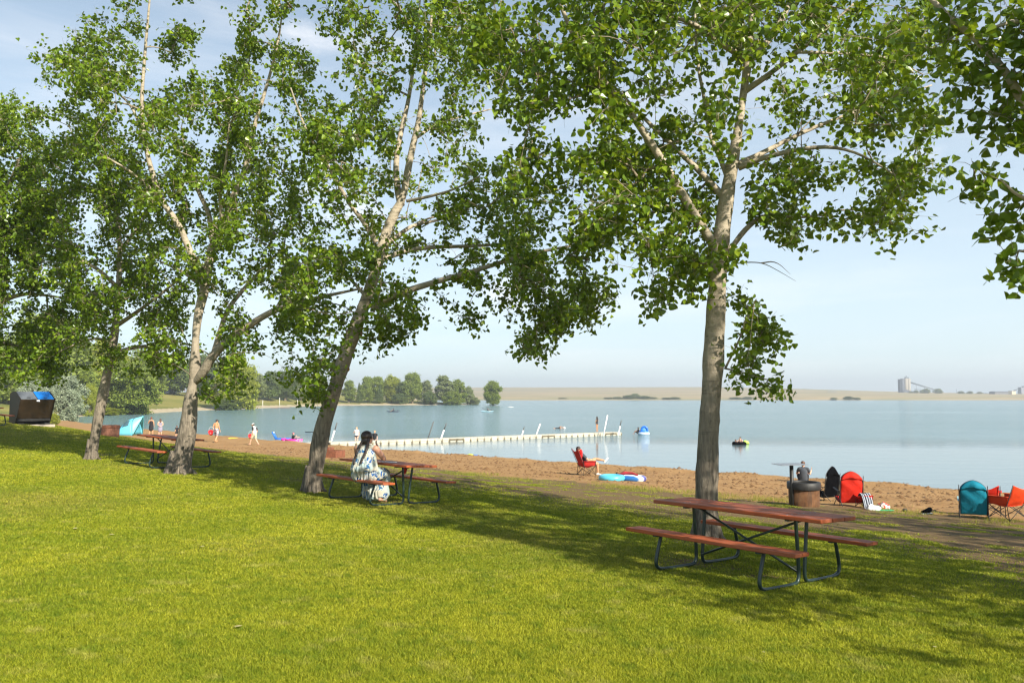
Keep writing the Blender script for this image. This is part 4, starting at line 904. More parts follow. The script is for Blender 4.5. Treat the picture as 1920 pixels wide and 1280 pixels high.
# pair of shoes and a stone by the lawn edge
p = G(1738, 963); sh = thing('shoe', 'black shoe on the sand in front of the lawn edge, left of the teal chair', 'shoe', p, .3)
m = MB(); m.tube([(-.17, 0, .05), (-.10, 0, .06), (0, 0, .075), (.09, 0, .10), (.14, 0, .13)], [(.035, .03), (.05, .045), (.05, .06), (.05, .075), (.045, .05)], 12, flat=(1, 1, (0, 1, 0))); m.build('upper', M_blk, sh); m = MB(); m.box((-.01, 0, .012), (.33, .11, .026), bev=.012); m.build('sole', M_white, sh)
p = G(1697, 958); m = MB(); m.ball((0, 0, .03), (.07, .05, .05), 10, 7); q = m.build('stone', simple('dark_stone', (.06, .05, .04), .9, .3)); q.location = p; tag(q, 'small dark stone on the sand left of the black shoe', 'stone')
# ------------------------------------------------------------------ inflatables
def m_board():
    t = NT('board_print'); o = t.co('Object'); sp = t.node('ShaderNodeSeparateXYZ'); t.link(o, sp.inputs[0]); n = t.noise(o, 3, 3)
    v = t.math('ADD', t.math('ABSOLUTE', sp.outputs[1]), t.math('MULTIPLY', n, .18))
    c = t.ramp(t.math('MULTIPLY', v, 2.2), [(0, (.22, .14, .42)), (.42, (.10, .12, .36)), (.52, (.78, .80, .82)), (.80, (.80, .82, .84)), (.92, (.03, .16, .45))])
    return t.set(c, .35, spec=.5)
p = G(1182, 902); bd = thing('inflatable_raft', 'white blue and purple inflatable raft lying on the sand right of the red chair', 'inflatable', p, -.62)
def torus_tube(a, b, r, n=40, z=0):
    return [(a * math.cos(2 * PI * k / n), b * math.sin(2 * PI * k / n), z) for k in range(n + 1)]
m = MB(); m.tube(torus_tube(.52, .30, .12, z=.12), .12, 12, False); m.build('rim_tube', m_board(), bd)
m = MB(); m.ball((0, 0, .10), (.48, .27, .07), 20, 8); m.build('floor_mat', simple('violet_vinyl', (.16, .10, .30), .4, .3, 6), bd)
m = MB(); m.tube([(-.40, -.2, .24), (-.20, 0, .30), (.05, .10, .29), (.3, .0, .25)], [.05, .06, .05, .03], 10); q = m.build('towel', cloth_mat('dark_red_towel', (.35, .03, .04))); q.location = p; q.rotation_euler = (0, 0, -.62); tag(q, 'rolled dark red towel lying on the white and purple raft', 'towel')
p = G(1147, 901); rg = thing('swim_ring', 'light blue inflatable ring lying on the sand beside the raft', 'inflatable', p, 0)
m = MB(); m.tube(torus_tube(.38, .34, .13, z=.11), .12, 12, False); m.build('tube', simple('sky_blue_vinyl', (.10, .50, .68), .35, .05), rg)
blob_cloth('black_bag', 'small black bag resting against the light blue ring', 'bag', 1158, 897, (.15, .12, .14), M_blk, 9)
# loungers floating at the water's edge
M_pink = simple('pink_vinyl', (.90, .035, .36), .35, .06); M_fb = simple('blue_vinyl', (.020, .16, .62), .35, .08)
def lounger(label, px, py, rz, ma, mb_, back=.55, n='pool_lounger', scale=1):
    p = G(px, py); t = thing(n, label, 'inflatable', p, rz); t.scale = (scale,) * 3
    m = MB()
    for k in range(5): m.tube([(-.75, -.30 + .15 * k, .10), (.75, -.30 + .15 * k, .10)], .082, 10)
    m.build('base', ma, t)
    m = MB(); 
    for s in (-1, 1): m.tube([(-.60, s * .36, .22), (.70, s * .36, .20)], .10, 10)
    m.build('side_tube', ma, t)
    m = MB()
    for k in range(5): m.tube([(-.62, -.30 + .15 * k, .16), (-1.02, -.30 + .15 * k, back + .28)], .08, 10)
    m.build('backrest', mb_, t); m = MB(); m.tube([(-.95, -.30, back + .20), (-.95, .30, back + .20)], .09, 10); m.build('pillow', M_white, t); return t
lounger('pink inflatable lounger with a child on it at the edge of the beach', 550, 829, -.15, M_pink, M_pink, .02)
lounger('tall blue inflatable lounger standing behind the pink one', 531, 827, .15, M_fb, M_fb, .65, scale=.95)
p = G(438, 823); m = MB(); m.box((0, 0, .06), (.85, .34, .10), bev=.045); q = m.build('foam_float', simple('yellow_foam', (.75, .62, .04), .6, .05)); q.location = p; q.rotation_euler = (0, 0, .1); tag(q, 'yellow foam float lying by the water between the two boys', 'float')
p = G(494, 824); m = MB(); m.tube([(-.9, 0, .05), (-.6, 0, .06), (0, 0, .07), (.6, 0, .06), (1.0, 0, .07)], [(.05, .02), (.28, .05), (.38, .06), (.28, .05), (.04, .02)], 16, flat=(1, 1, (0, 1, 0))); q = m.build('paddle_board', simple('pale_green_board', (.42, .46, .30), .4, .2, 2)); q.location = p; q.rotation_euler = (0, 0, .5); tag(q, 'pale green board lying at the waterline behind the boy in white', 'board')
p = G(886, 857); t = thing('swim_float', 'yellow green and blue float at the waterline beyond the woman\'s table', 'float', p, .2)
m = MB(); m.ball((-.15, 0, .10), (.24, .18, .12), 14, 8); m.build('float_head', simple('lime_vinyl', (.50, .65, .05), .4, .05), t); m = MB(); m.tube([(-.05, 0, .07), (.25, 0, .07), (.55, 0, .05)], [.09, .08, .03], 10); m.build('float_tail', M_fb, t)
# ------------------------------------------------------------------ floating dock
def wpt(px, py, z=0):
    r = ray(px, py); k = (z - CAMZ) / r.z; return Vector((r.x * k, r.y * k, z))
DA = wpt(636, 836); DB = wpt(1166, 815.3); dv = (DB - DA); DL = dv.length; dang = math.atan2(dv.y, dv.x)
M_dock = simple('cream_dock_plastic', (.52, .48, .38), .6, .22, 1.5, bump=.003); M_dockd = simple('dark_brown_plastic', (.16, .13, .08), .7, .3, 4)
dk = thing('floating_dock', 'long cream coloured floating dock of plastic blocks reaching into the lake', 'dock', (DA.x, DA.y, 0), dang)
nb = 42; bw = DL / nb
for k in range(-1, nb):
    m = MB(); x = (k + .5) * bw; sp_ = k in (14, 15, 28, 29, 39, 40)
    for yy in (.0, .5, 1.0): 
        m.box((x, .25 + yy, .20), (bw - .03, .49, .18), bev=.04); m.box((x, .25 + yy, .01), (bw - .14, .47, .22), bev=.04)
    m.cur = 1; m.box((x + bw / 2, .75, .12), (.09, 1.44, .24)); m.cur = 0  # dark brown box fills the gap and lower notch between blocks
    if sp_: m.cur = 1; m.box((x, -.015, .19), (bw - .05, .04, .13)); m.cur = 0
    m.build('dock_block', [M_dock, M_dockd], dk)
m = MB(); m.box((-1.9, .75, .30), (2.6, 1.3, .06), rot=Euler((0, -.08, 0)), bev=.01); m.build('gangway', M_dock, dk)
def dpole(px0, py0, px1, py1, whole, dark):
    b = wpt(px0, py0, .3); t_ = W(px1, py1, b.y); dvv = t_ - b; o = thing('mooring_pole', '', 'pole', b + Vector((0, 0, -1.2)), 0, 'poles holding the floating dock')
    m = MB(); s = b + dvv * (0 if dark == 2 else (1 if dark == 0 else .55)); off = o.location
    if dark != 2: m.tube([b - off - dvv.normalized() * 1.0, s - off], .065, 12); m.build('lower_tube', M_white, o)
    if dark: m = MB(); m.tube([s - off, t_ - off] if dark == 1 else [b - off - dvv.normalized() * 1.0, t_ - off], .045, 10); m.build('upper_tube', simple('dull_pole', (.10, .095, .085), .7), o)
    return o
for a in (((622, 824, 632, 792), 1, 'white mooring pole with a dark top at the shore end of the dock'), ((803, 820, 813, 790), 2, 'thin grey brown pole leaning on the dock, left of a white one'), ((827, 821, 837, 793), 1, 'leaning white pole with a dark top right beside the bare grey pole'),
          ((979, 814, 983, 800), 1, 'shortest white pole standing midway along the dock'), ((1006, 813, 1013, 794), 0, 'white leaning pole without a dark top in the middle of the dock'), ((1132, 812, 1139, 778), 0, 'tallest white pole beside the person at the far end of the dock'), ((1160, 811, 1165, 788), 1, 'white pole with a thin dark top at the far tip of the dock')):
    o = dpole(*a[0], True, a[1]); o['label'] = a[2]

# ------------------------------------------------------------------ loose bits on the ground
def scatter(name, label, n, mat, size, region, flat=.25, seed=1):
    r = np.random.default_rng(seed); s = r.uniform(region[0], region[1], n); u = region[2] + (region[3] - region[2]) * r.random(n) ** 1.3
    X = .626 * s - .779 * u; Y = .779 * s + .626 * u; k = Y > 3; X, Y = X[k], Y[k]; n = len(X); Z = H(X, Y, True)
    sz = size * np.exp(r.normal(0, .5, n)); th = r.uniform(0, 6.28, n); base = np.array([(-1, -.5, 0), (.1, -.7, .1), (1, 0, 0), (.2, .7, .15), (-.8, .5, 0), (0, 0, .5)])
    V = base[None] * sz[:, None, None]; V[:, :, 2] *= flat * 3; c, q = np.cos(th)[:, None], np.sin(th)[:, None]
    P = np.stack([X[:, None] + V[:, :, 0] * c - V[:, :, 1] * q, Y[:, None] + V[:, :, 0] * q + V[:, :, 1] * c, Z[:, None] + V[:, :, 2] + .004 + (.03 if flat < .2 else 0)], -1).reshape(-1, 3)
    o = (np.arange(n) * 6)[:, None]; F = np.concatenate([o + np.array(f) for f in ((0, 1, 5), (1, 2, 5), (2, 3, 5), (3, 4, 5), (4, 0, 5))], 0)
    me = np_mesh(name, P, F, [mat]); ob = bpy.data.objects.new(name, me); COL.objects.link(ob); tag(ob, label, name.replace('_', ' '), kind='stuff')
scatter('fallen_leaves', 'dry fallen leaves scattered over the lawn under the poplars', 420, simple('dry_leaf', (.30, .27, .11), .8, .4, 2), .015, (3, 23, -8, 40), .12, 3)
scatter('beach_debris', 'dark weed and clods of earth scattered over the sandy beach', 3200, simple('dark_weed', (.11, .06, .03), .95, .5, 2), .024, (24.5, 37, -12, 50), .3, 4)
scatter('sand_clods', 'clods of sand lying over the beach', 5000, M_sand, .04, (24.5, 37, -12, 45), .4, 5)
# ------------------------------------------------------------------ far trees and bushes
def proto(seed, kind):
    "unit tree: crown about 1 high; kinds: tall, round, bush, willow"
    r = np.random.default_rng(seed); tr = MB(); L = []
    if kind == 'conifer':
        tr.tube([(0, 0, 0), (0, 0, .9)], [.022, .004], 6); n = 6500; z = r.random(n) ** 1.1 * .94 + .06; rad = (1 - z) * .26 * (1 + .35 * np.sin(z * 70)) * np.sqrt(r.random(n)); a = r.uniform(0, 2 * PI, n)
        C = np.stack([rad * np.cos(a), rad * np.sin(a), z], -1)
    else:
        wd = {'tall': .26, 'round': .40, 'bush': .62, 'willow': .46}[kind]; z0 = {'tall': .16, 'round': .16, 'bush': .02, 'willow': .04}[kind]
        th = {'tall': .016, 'round': .022, 'bush': .012, 'willow': .02}[kind]
        nst = {'tall': 2, 'round': 3, 'bush': 6, 'willow': 5}[kind]; K = []
        for k in range(nst):
            a = r.uniform(0, 2 * PI); q = r.uniform(.2, 1) * wd * .8; P = [Vector((.02 * math.cos(a), .02 * math.sin(a), -.02)), Vector((q * .3 * math.cos(a), q * .3 * math.sin(a), .3)), Vector((q * math.cos(a), q * math.sin(a), r.uniform(.6, .9)))]
            P, R = chaikin(P, [th, th * .8, th * .2], 2); tr.tube(P, R, 6, False)
        nk = {'tall': 90, 'round': 130, 'bush': 130, 'willow': 140}[kind]
        for k in range(nk):
            z = r.uniform(z0, .97); f = (z - z0) / (1 - z0); w = wd * (math.sin(PI * min(1, f * .86 + .13)) ** .6); a = r.uniform(0, 2 * PI); q = w * math.sqrt(r.random()) * r.uniform(.75, 1.12)
            K.append((q * math.cos(a), q * math.sin(a), z, r.uniform(.035, .085) * (1.2 if kind != 'tall' else .9)))
        C = []
        for (x, y, z, s) in K:
            n = int(300 * (s / .09) ** 1.7); g = r.normal(0, 1, (n, 3)); g *= .62
            C.append(np.array([x, y, z]) + g * np.array([s, s, s * .85]))
        C = np.concatenate(C)
    return tr, C
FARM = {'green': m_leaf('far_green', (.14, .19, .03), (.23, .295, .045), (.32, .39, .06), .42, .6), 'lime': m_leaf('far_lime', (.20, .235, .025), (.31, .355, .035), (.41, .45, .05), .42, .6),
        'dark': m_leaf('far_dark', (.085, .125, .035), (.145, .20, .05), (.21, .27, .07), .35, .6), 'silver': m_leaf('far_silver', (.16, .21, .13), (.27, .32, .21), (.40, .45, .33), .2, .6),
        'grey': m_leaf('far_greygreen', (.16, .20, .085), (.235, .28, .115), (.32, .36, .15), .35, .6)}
PR = {}
def far_tree(kind, var, mat, px, py, top, wpx, label, name=None, group=None, cat='tree', yaw=None, at=None):
    key = (kind, var, mat)
    if key not in PR:
        tr, C = proto({'tall': 1, 'round': 2, 'bush': 3, 'willow': 4, 'conifer': 5}[kind] * 10 + var, kind)
        PR[key] = (tr.mesh('trunk_mesh'), leaves_mesh('crown_mesh', C, .036 if kind != 'conifer' else .028, FARM[mat], hang=.2, seed=var)); PR[key][0].materials.append(M_twig)
    p = at if at is not None else G(px, py); hgt = (py - top) / FPX * p.y; wd = wpx / FPX * p.y
    nat = {'tall': .60, 'round': .92, 'bush': 1.35, 'willow': 1.05, 'conifer': .5}[kind]
    t = thing(name or ('tree' if cat == 'tree' else 'bush'), label, cat, p, rnd.uniform(0, 6.28) if yaw is None else yaw, group); sxy = wd / nat; t.scale = (sxy, sxy, hgt)
    for nm, me in (('trunk', PR[key][0]), ('crown', PR[key][1])):
        o = bpy.data.objects.new(nm, me); COL.objects.link(o); o.parent = t
    return t
GB = 'trees on the far bank of the bay'; GP = 'trees on the wooded point across the water'
for a in [
    ('willow', 0, 'green', 240, 777, 683, 120, 'broad feathery willow at the waterside left of the open grassy bank', 'willow_tree', GB, 'tree'),
    ('willow', 1, 'green', 150, 765, 690, 70, 'green willow between the silvery bush and the broad waterside willow', 'willow_tree', GB, 'tree'),
    ('bush', 0, 'silver', 122, 789, 708, 78, 'silvery grey leaved bush right of the waste bin', 'silver_bush', 'silvery bushes by the waste bin', 'bush'),
    ('bush', 1, 'silver', 62, 782, 716, 70, 'silvery grey bush rising just behind the waste bin', 'silver_bush', 'silvery bushes by the waste bin', 'bush'),
    ('bush', 0, 'lime', 168, 780, 724, 42, 'yellow green shrub between silvery bush and slender poplar', 'shrub', None, 'bush'),
    ('bush', 1, 'lime', 205, 779, 765, 46, 'low lime green shrub at the foot of the broad willow', 'shrub', None, 'bush'),
    ('bush', 1, 'lime', 100, 796, 776, 24, 'small leafy shrub beside the right foot of the waste bin', 'shrub', None, 'bush'),
    ('round', 0, 'green', 85, 756, 598, 175, 'tallest round crowned tree behind the waste bin and silvery bushes', None, GB, 'tree'),
    ('round', 1, 'green', 20, 757, 640, 110, 'round tree at the far left behind the golden field', None, GB, 'tree'),
    ('round', 1, 'lime', 196, 757, 640, 80, 'light green tree seen directly behind the slender poplar trunk', None, GB, 'tree'),
    ('round', 2, 'green', 268, 750, 660, 90, 'rounded tree behind the broad willow, left of the parked camper', None, GB, 'tree'),
    ('round', 0, 'dark', 322, 740, 672, 80, 'dark tree standing behind the white camper', None, GB, 'tree'),
    ('round', 2, 'dark', 378, 740, 668, 80, 'dark tree behind the forked poplar, above the parked vehicle', None, GB, 'tree'),
    ('willow', 2, 'lime', 440, 770, 672, 92, 'bright green willow with bare roots alone at the water edge of the bank', 'willow_tree', GB, 'tree'),
    ('bush', 0, 'dark', 428, 771, 748, 50, 'low dark shrub around the bare roots of the lone bright willow', 'shrub', None, 'bush'),
    ('tall', 0, 'grey', 480, 751, 700, 40, 'grey green tree just right of the bright willow', None, GB, 'tree'),
    ('tall', 1, 'dark', 505, 751, 696, 44, 'dark tree second to the right of the bright willow', None, GB, 'tree'),
    ('round', 0, 'dark', 535, 751, 698, 50, 'dark round tree behind the volleyball posts on the bank', None, GB, 'tree'),
    ('tall', 2, 'grey', 563, 751, 702, 36, 'pale grey green tree with thin white trunk on the bank', None, GB, 'tree'),
    ('round', 1, 'grey', 592, 751, 706, 44, 'hazy round tree just left of the leaning poplar trunk', None, GB, 'tree'),
    ('tall', 0, 'green', 655, 755, 714, 30, 'leftmost tree of the wooded point, right of the leaning trunk', None, GP, 'tree'),
    ('conifer', 0, 'dark', 673, 755, 718, 18, 'dark spruce near the left end of the wooded point', 'spruce_tree', GP, 'tree'),
    ('round', 1, 'green', 690, 755, 709, 36, 'second broad tree of the wooded point', None, GP, 'tree'),
    ('conifer', 1, 'dark', 712, 756, 720, 20, 'dark spruce left of the rounded lime tree on the point', 'spruce_tree', GP, 'tree'),
    ('tall', 1, 'green', 708, 755, 706, 34, 'upright tree behind the dark spruce on the point', None, GP, 'tree'),
    ('round', 2, 'lime', 735, 755, 706, 42, 'rounded lime green tree in the middle of the point', None, GP, 'tree'),
    ('bush', 0, 'dark', 748, 757, 738, 34, 'low dark bush under the lime green tree of the point', None, None, 'bush'),
    ('round', 0, 'green', 773, 756, 702, 44, 'bright round topped tree right of the lime one on the point', None, GP, 'tree'),
    ('tall', 2, 'dark', 755, 756, 716, 26, 'narrow dark tree between two bright ones on the point', None, GP, 'tree'),
    ('tall', 0, 'grey', 800, 756, 714, 26, 'slim grey green tree in the gap of the wooded point', None, GP, 'tree'),
    ('bush', 2, 'dark', 805, 758, 735, 36, 'low dark bush at the waterside of the point', None, None, 'bush'),
    ('tall', 1, 'grey', 833, 757, 704, 42, 'tall airy tree with pale trunk near the end of the point', None, GP, 'tree'),
    ('tall', 2, 'green', 858, 758, 712, 34, 'thin topped tree second from the tip of the point', None, GP, 'tree'),
    ('bush', 1, 'green', 848, 760, 735, 46, 'leafy bush under the tall airy tree of the point', None, None, 'bush'),
    ('round', 2, 'grey', 877, 758, 726, 26, 'small dull tree at the very tip of the point', None, GP, 'tree'),
    ('bush', 1, 'grey', 888, 759, 745, 26, 'low scrub trailing off the tip of the point', None, None, 'bush'),
    ('round', 1, 'green', 924, 0, 0, 0, 'lone round tree standing in the water off the point', None, None, 'tree')]:
    kind, var, mat, px, py, top, wpx, lb, nm, gr, cat = a
    if px == 924: far_tree(kind, var, mat, 924, 760, 716, 38, lb, nm, gr, cat, at=wpt(924, 760.5, -.1))
    else: far_tree(kind, var, mat, px, py, top, wpx, lb, nm, gr, cat)
# small islet under the lone tree
p = wpt(924, 760, 0); m = MB(); m.ball((0, 0, -.2), (2.2, 1.4, .5), 18, 8); q = m.build('islet', M_sand); q.location = p; q['kind'] = 'structure'
# scrub line of the far shore
SB = 'bushes along the far shore of the lake'
r_ = random.Random(5); spots = [(1150, 748, 3, 22), (1168, 748, 4, 26), (1190, 748, 7, 30), (1204, 748, 10, 24), (1222, 748, 6, 26), (1238, 748, 4, 22), (1262, 748, 3, 22), (1280, 748, 4, 24), (1402, 748, 4, 30), (1425, 748, 5, 26), (1492, 748, 4, 20), (1590, 748, 4, 16), (1622, 748, 6, 22), (1636, 748, 4, 16), (1060, 749, 2, 20)]
lab = ['pale', 'low', 'broad', 'tallest', 'rounded', 'flat', 'thin', 'small', 'wide', 'dense', 'tiny', 'short', 'grey', 'dull', 'lowest']
for i, (px, py, hh, ww) in enumerate(spots):
    at = wpt(px, 750.2, 0); at = Vector((at.x, 763 + r_.uniform(0, 10), h1(at.x, 766)))
    far_tree('bush', i % 3, 'grey' if i % 2 else 'dark', px, 748, 748 - hh, ww, '%s scrub on the far lake shore, %s' % (lab[i], ['left of the tree trunk', 'right of the tree trunk'][px > 1340]), 'bush', SB, 'bush', at=at)
# ------------------------------------------------------------------ camper, van and posts on the bank
M_rvw = simple('camper_white', (.74, .74, .72), .4, .04); M_glass = simple('dark_glass', (.03, .04, .05), .1, .1); M_tyre = simple('tyre_rubber', (.02, .02, .02), .8, .1)
def vehicle(name, label, cat, px, py, L, Hh, Wd, mat, rz, van=False):
    p = G(px, py); t = thing(name, label, cat, p, rz)
    m = MB(); f = L * .5
    if van: poly = [(-f, .35), (-f, Hh * .92), (-f + .15, Hh), (f * .45, Hh), (f * .72, Hh * .62), (f, Hh * .5), (f, .35)]
    else: poly = [(-f, .45), (-f, Hh - .2), (-f + .2, Hh), (f - .5, Hh), (f, Hh - .6), (f - .3, .45)]
    m.prism(poly, lambda x, y: (x, -Wd / 2, y), lambda x, y: (x, Wd / 2, y)); m.build('body', mat, t, bevel=.08)
    for x in ((-f * .55, .1, f * .5) if not van else (-f * .5, f * .1)):
        m = MB(); m.box((x, -Wd / 2 - .012, Hh * .66), (L * .17, .02, Hh * .22), bev=.01); m.build('window', M_glass, t)
    for x in (-f * .6, f * .55) if van else (-f * .15, f * .12):
        m = MB(); m.lathe([(0, -.11), (.30, -.11), (.34, -.08), (.34, .08), (.30, .11), (0, .11)], (0, 0, 0), 20, Euler((PI / 2, 0, 0))); q = m.build('wheel', M_tyre, t); q.location = (x, -Wd / 2 + .05, .34)
    return t
vehicle('camper_trailer', 'white camper trailer parked under trees above the grassy bank', 'camper', 325, 738.5, 5.2, 2.6, 2.2, M_rvw, .35)
vehicle('van', 'dark van parked left of the white camper', 'van', 312, 739, 4.4, 1.9, 1.8, simple('van_dark_blue', (.03, .04, .06), .3), .3, True)
vehicle('pickup_van', 'grey van parked beyond the bank beside the forked poplar', 'van', 402, 741, 4.8, 1.8, 1.8, simple('van_grey', (.28, .29, .30), .35), .1, True)
m = MB(); p = G(340, 740); t = thing('camp_canopy', 'small red canopy standing beside the white camper', 'canopy', p, .1)
m.prism([(-1.3, 1.5), (0, 2.0), (1.3, 1.5)], lambda x, y: (x, -1, y), lambda x, y: (x, 1, y)); m.build('roof', simple('canopy_red', (.45, .06, .04), .7), t)
for sx in (-1.2, 1.2):
    for sy in (-.9, .9): m = MB(); m.tube([(sx, sy, 0), (sx, sy, 1.5)], .04, 6); m.build('leg', M_steel, t)
M_post = simple('pale_post', (.62, .60, .52), .7)
for i, (px, py, top, lb) in enumerate(((492.5, 764, 751, 'left pale volleyball post on the sandy bank'), (524, 763, 746, 'middle and tallest pale post on the sandy bank'), (557.5, 761, 750, 'right pale post on the bank beside the leaning poplar'))):
    p = G(px, py); hh = (py - top) / FPX * p.y; t = thing('beach_post', lb, 'post', p, 0, 'posts on the sandy bank'); m = MB(); m.tube([(0, 0, -.2), (0, 0, hh)], [.11, .09], 8); m.build('shaft', M_post, t); m = MB(); m.ball((0, 0, hh), .14, 8, 6); m.build('cap', M_post, t)
def small_boat(label, px, py, L, mat, rz, person=None, name='kayak', z=0):
    p = wpt(px, py, z) if z == 0 else G(px, py); t = thing(name, label, 'boat', p, rz); m = MB(); f = L / 2
    m.tube([(-f, 0, .22), (-f * .8, 0, .14), (-f * .3, 0, .10), (f * .3, 0, .10), (f * .8, 0, .14), (f, 0, .22)], [(.03, .02), (.20, .11), (.36, .16), (.36, .16), (.20, .11), (.03, .02)], 14, flat=(1, 1, (0, 1, 0))); m.build('hull', mat, t)
    m = MB(); m.tube(torus_tube(.42, .24, .03, 20, .25), .03, 6, False); m.build('cockpit_rim', M_steel, t); return t, p
small_boat('small red boat drawn up on the sandy bank beneath the posts', 524, 765.5, 7.0, simple('boat_red', (.45, .06, .05), .4), .05, name='rowing_boat', z=1)
for i, (px, c, lb) in enumerate(((575, (.75, .75, .74), 'larger white boat beached on the bank left of the leaning poplar'), (590, (.45, .55, .65), 'bluish boat beached closest to the leaning poplar trunk'), (418, (.70, .16, .03), 'orange kayak beached on the bank left of the lone willow'))):
    small_boat(lb, px, 763.5 if px > 500 else 769.5, 6.0 if px > 500 else 3.6, simple('boat_paint', c, .4), .2, name='rowing_boat', z=1)
# ------------------------------------------------------------------ grain terminal on the horizon
D0 = 1210.0; mppx = D0 / FPX
def far(px, z=0, D=D0): return Vector(((px - 960) * D / FPX, D, h1((px - 960) * D / FPX, D) + z))
zt = lambda py, D=D0: W(960, py, D).z
M_silo = simple('silo_concrete', (.33, .30, .25), .85, .06, .05); M_silog = simple('silo_grey', (.11, .12, .14), .85, .06, .05); M_farsteel = simple('elevator_steel', (.16, .19, .22), .7, .1, .05)
b = far(1699); gt = thing('grain_elevator', 'tall concrete grain elevator with a long sloping conveyor on the far shore', 'grain elevator', b, 0); zb = b.z
top = zt(710) - zb
for i, (px, mt) in enumerate(((1691, M_silog), (1697.5, M_silo), (1702.5, M_silo))):
    m = MB(); x = (px - 1699) * mppx; m.lathe([(2.9, -1), (2.9, top), (2.4, top + .5), (0, top + .5)], (x, 0, 0), 24); m.build('silo', mt, gt)
m = MB(); m.box(((1688.5 - 1699) * mppx, 3, top / 2 - .5), (3.0, 8, top), bev=.1); m.build('lift_tower', M_silog, gt)
m = MB(); m.box(((1699.5 - 1699) * mppx, 0, top + 1.4), (5.2, 4, 2.6), bev=.1); m.box((0, 0, top + 3.4), (1.2, 1.2, 2.2)); m.build('headhouse', M_farsteel, gt)
m = MB(); z0 = zt(716) - zb; x0 = (1704 - 1699) * mppx; x1 = (1767 - 1699) * mppx; m.tube([(x0, 0, z0), (x1, 0, 1.0)], 1.15, 8)
for f in (.2, .45, .7): m.tube([(x0 + (x1 - x0) * f, 0, z0 + (1 - z0) * f), (x0 + (x1 - x0) * f, 0, -1)], .28, 6)
m.build('conveyor', M_farsteel, gt)
m = MB(); m.tube([(x0 + 8, 1, z0 * .34), (x1 - 8, 1, 2.2)], .4, 6); m.build('lower_conveyor', M_farsteel, gt)
m = MB(); m.prism([(-7, -1), (-7, 2.2), (-4.5, 4.6), (-2, 4.6), (4, 2.4), (14, 2.2), (14, -1)], lambda x, y: (x, -4, y), lambda x, y: (x, 4, y)); m.build('loading_shed', M_silog, gt)
SHT = 'industrial sheds along the horizon'
def shed(label, px0, px1, top_px, col, depth=14, D=D0, name='shed', roof=True):
    c = far((px0 + px1) / 2, 0, D); w = (px1 - px0) * D / FPX; hh = zt(top_px, D) - c.z; t = thing(name, label, 'building', c, 0, SHT)
    m = MB(); m.box((0, 0, hh / 2 - .5), (w, depth, hh + 1), bev=.05); m.build('wall', simple('shed_paint', col, .8, .05, .05), t)
    m = MB()
    if roof: m.prism([(-depth / 2 - .4, hh), (0, hh + .9), (depth / 2 + .4, hh)], lambda x, y: (-w / 2 - .3, x, y + .004), lambda x, y: (w / 2 + .3, x, y + .004))
    else: m.box((0, 0, hh + .2), (w + .4, depth + .4, .3))
    m.build('roof', M_farsteel, t); return t
shed('long low dark shed near the right edge of the horizon', 1858, 1892, 734.5, (.17, .17, .18), D=D0 - 90)
shed('small pale square building at the end of the long dark shed', 1892, 1899, 733, (.74, .60, .40), 8, D0 - 110, roof=False)
shed('grey tower building at the right edge of the horizon', 1910, 1917, 726, (.26, .27, .31), 8, roof=False)
shed('tan tower building cut off by the right edge', 1917.5, 1924, 724, (.55, .50, .38), 8, roof=False)
shed('low white sheds standing left of the long dark shed', 1846, 1858, 737.5, (.6, .55, .5), 6)
shed('low pale farm building on the horizon right of the main trunk', 1572, 1590, 735.5, (.7, .62, .58), 8)
shed('dark little barn on the horizon left of the pale farm building', 1550, 1566, 734.5, (.18, .20, .24), 8)
shed('small whitish hut on the horizon between barn and grain elevator', 1634, 1648, 736, (.5, .55, .6), 8)
t = thing('conveyor_gallery', 'sloping conveyor gallery leading up to the grey tower building', 'conveyor', far(1899), 0, SHT); m = MB(); m.tube([(0, 0, zt(732) - t.location.z), (9.5, 0, zt(728) - t.location.z)], .7, 8); m.build('gallery', M_farsteel, t); m = MB(); m.tube([(6, 0, 0), (6, 0, 5)], .25, 6); m.build('support', M_farsteel, t)
lb2 = ['left of the conveyor foot', 'under the upper conveyor', 'under the middle of the conveyor', 'right under the conveyor end', 'right of the conveyor', 'far right of the conveyor', 'between the conveyor and the long shed', 'beside the grain elevator base']
for i, (px, hh, ww) in enumerate(((1716, 6, 10), (1735, 9, 16), (1727, 6, 12), (1757, 9, 18), (1800, 5, 14), (1817, 5, 14), (1835, 4, 13), (1706, 4, 9))):
    c = far(px, -.5, D0 - 50); far_tree('bush', i % 3, 'grey', px, 742, 742 - hh, ww, 'hazy clump of trees ' + lb2[i], 'tree', 'tree clumps around the grain elevator', 'tree', at=c)
for i, (px, top) in enumerate(((1792, 729),)):
    c = far(px); t = thing('mast', 'thin mast on the horizon right of the conveyor', 'mast', c, 0); m = MB(); m.tube([(0, 0, -1), (0, 0, zt(top) - c.z)], [.35, .2], 6); m.build('pole', M_farsteel, t); m = MB(); m.box((0, 0, zt(top) - c.z - 1.5), (2.2, .3, .3)); m.build('crossarm', M_farsteel, t)
# ------------------------------------------------------------------ air
def haze():
    m = MB(); m.box((600, 1200, 30.0), (4600, 3400, 66)); me = m.mesh('haze'); t = NT('haze_air'); t.n.remove(t.b)
    pv = t.node('ShaderNodeVolumePrincipled'); pv.inputs['Density'].default_value = HAZE_D; pv.inputs['Color'].default_value = (.83, .90, 1, 1); pv.inputs['Anisotropy'].default_value = .2
    t.link(pv.outputs[0], t.out.inputs['Volume']); o = mesh_obj('haze', me, t.mat); o['kind'] = 'stuff'; o['label'] = 'thin pale summer haze over the lake'; return o
HAZE_D = .00042
HAZE_ON = True
if HAZE_ON: haze()
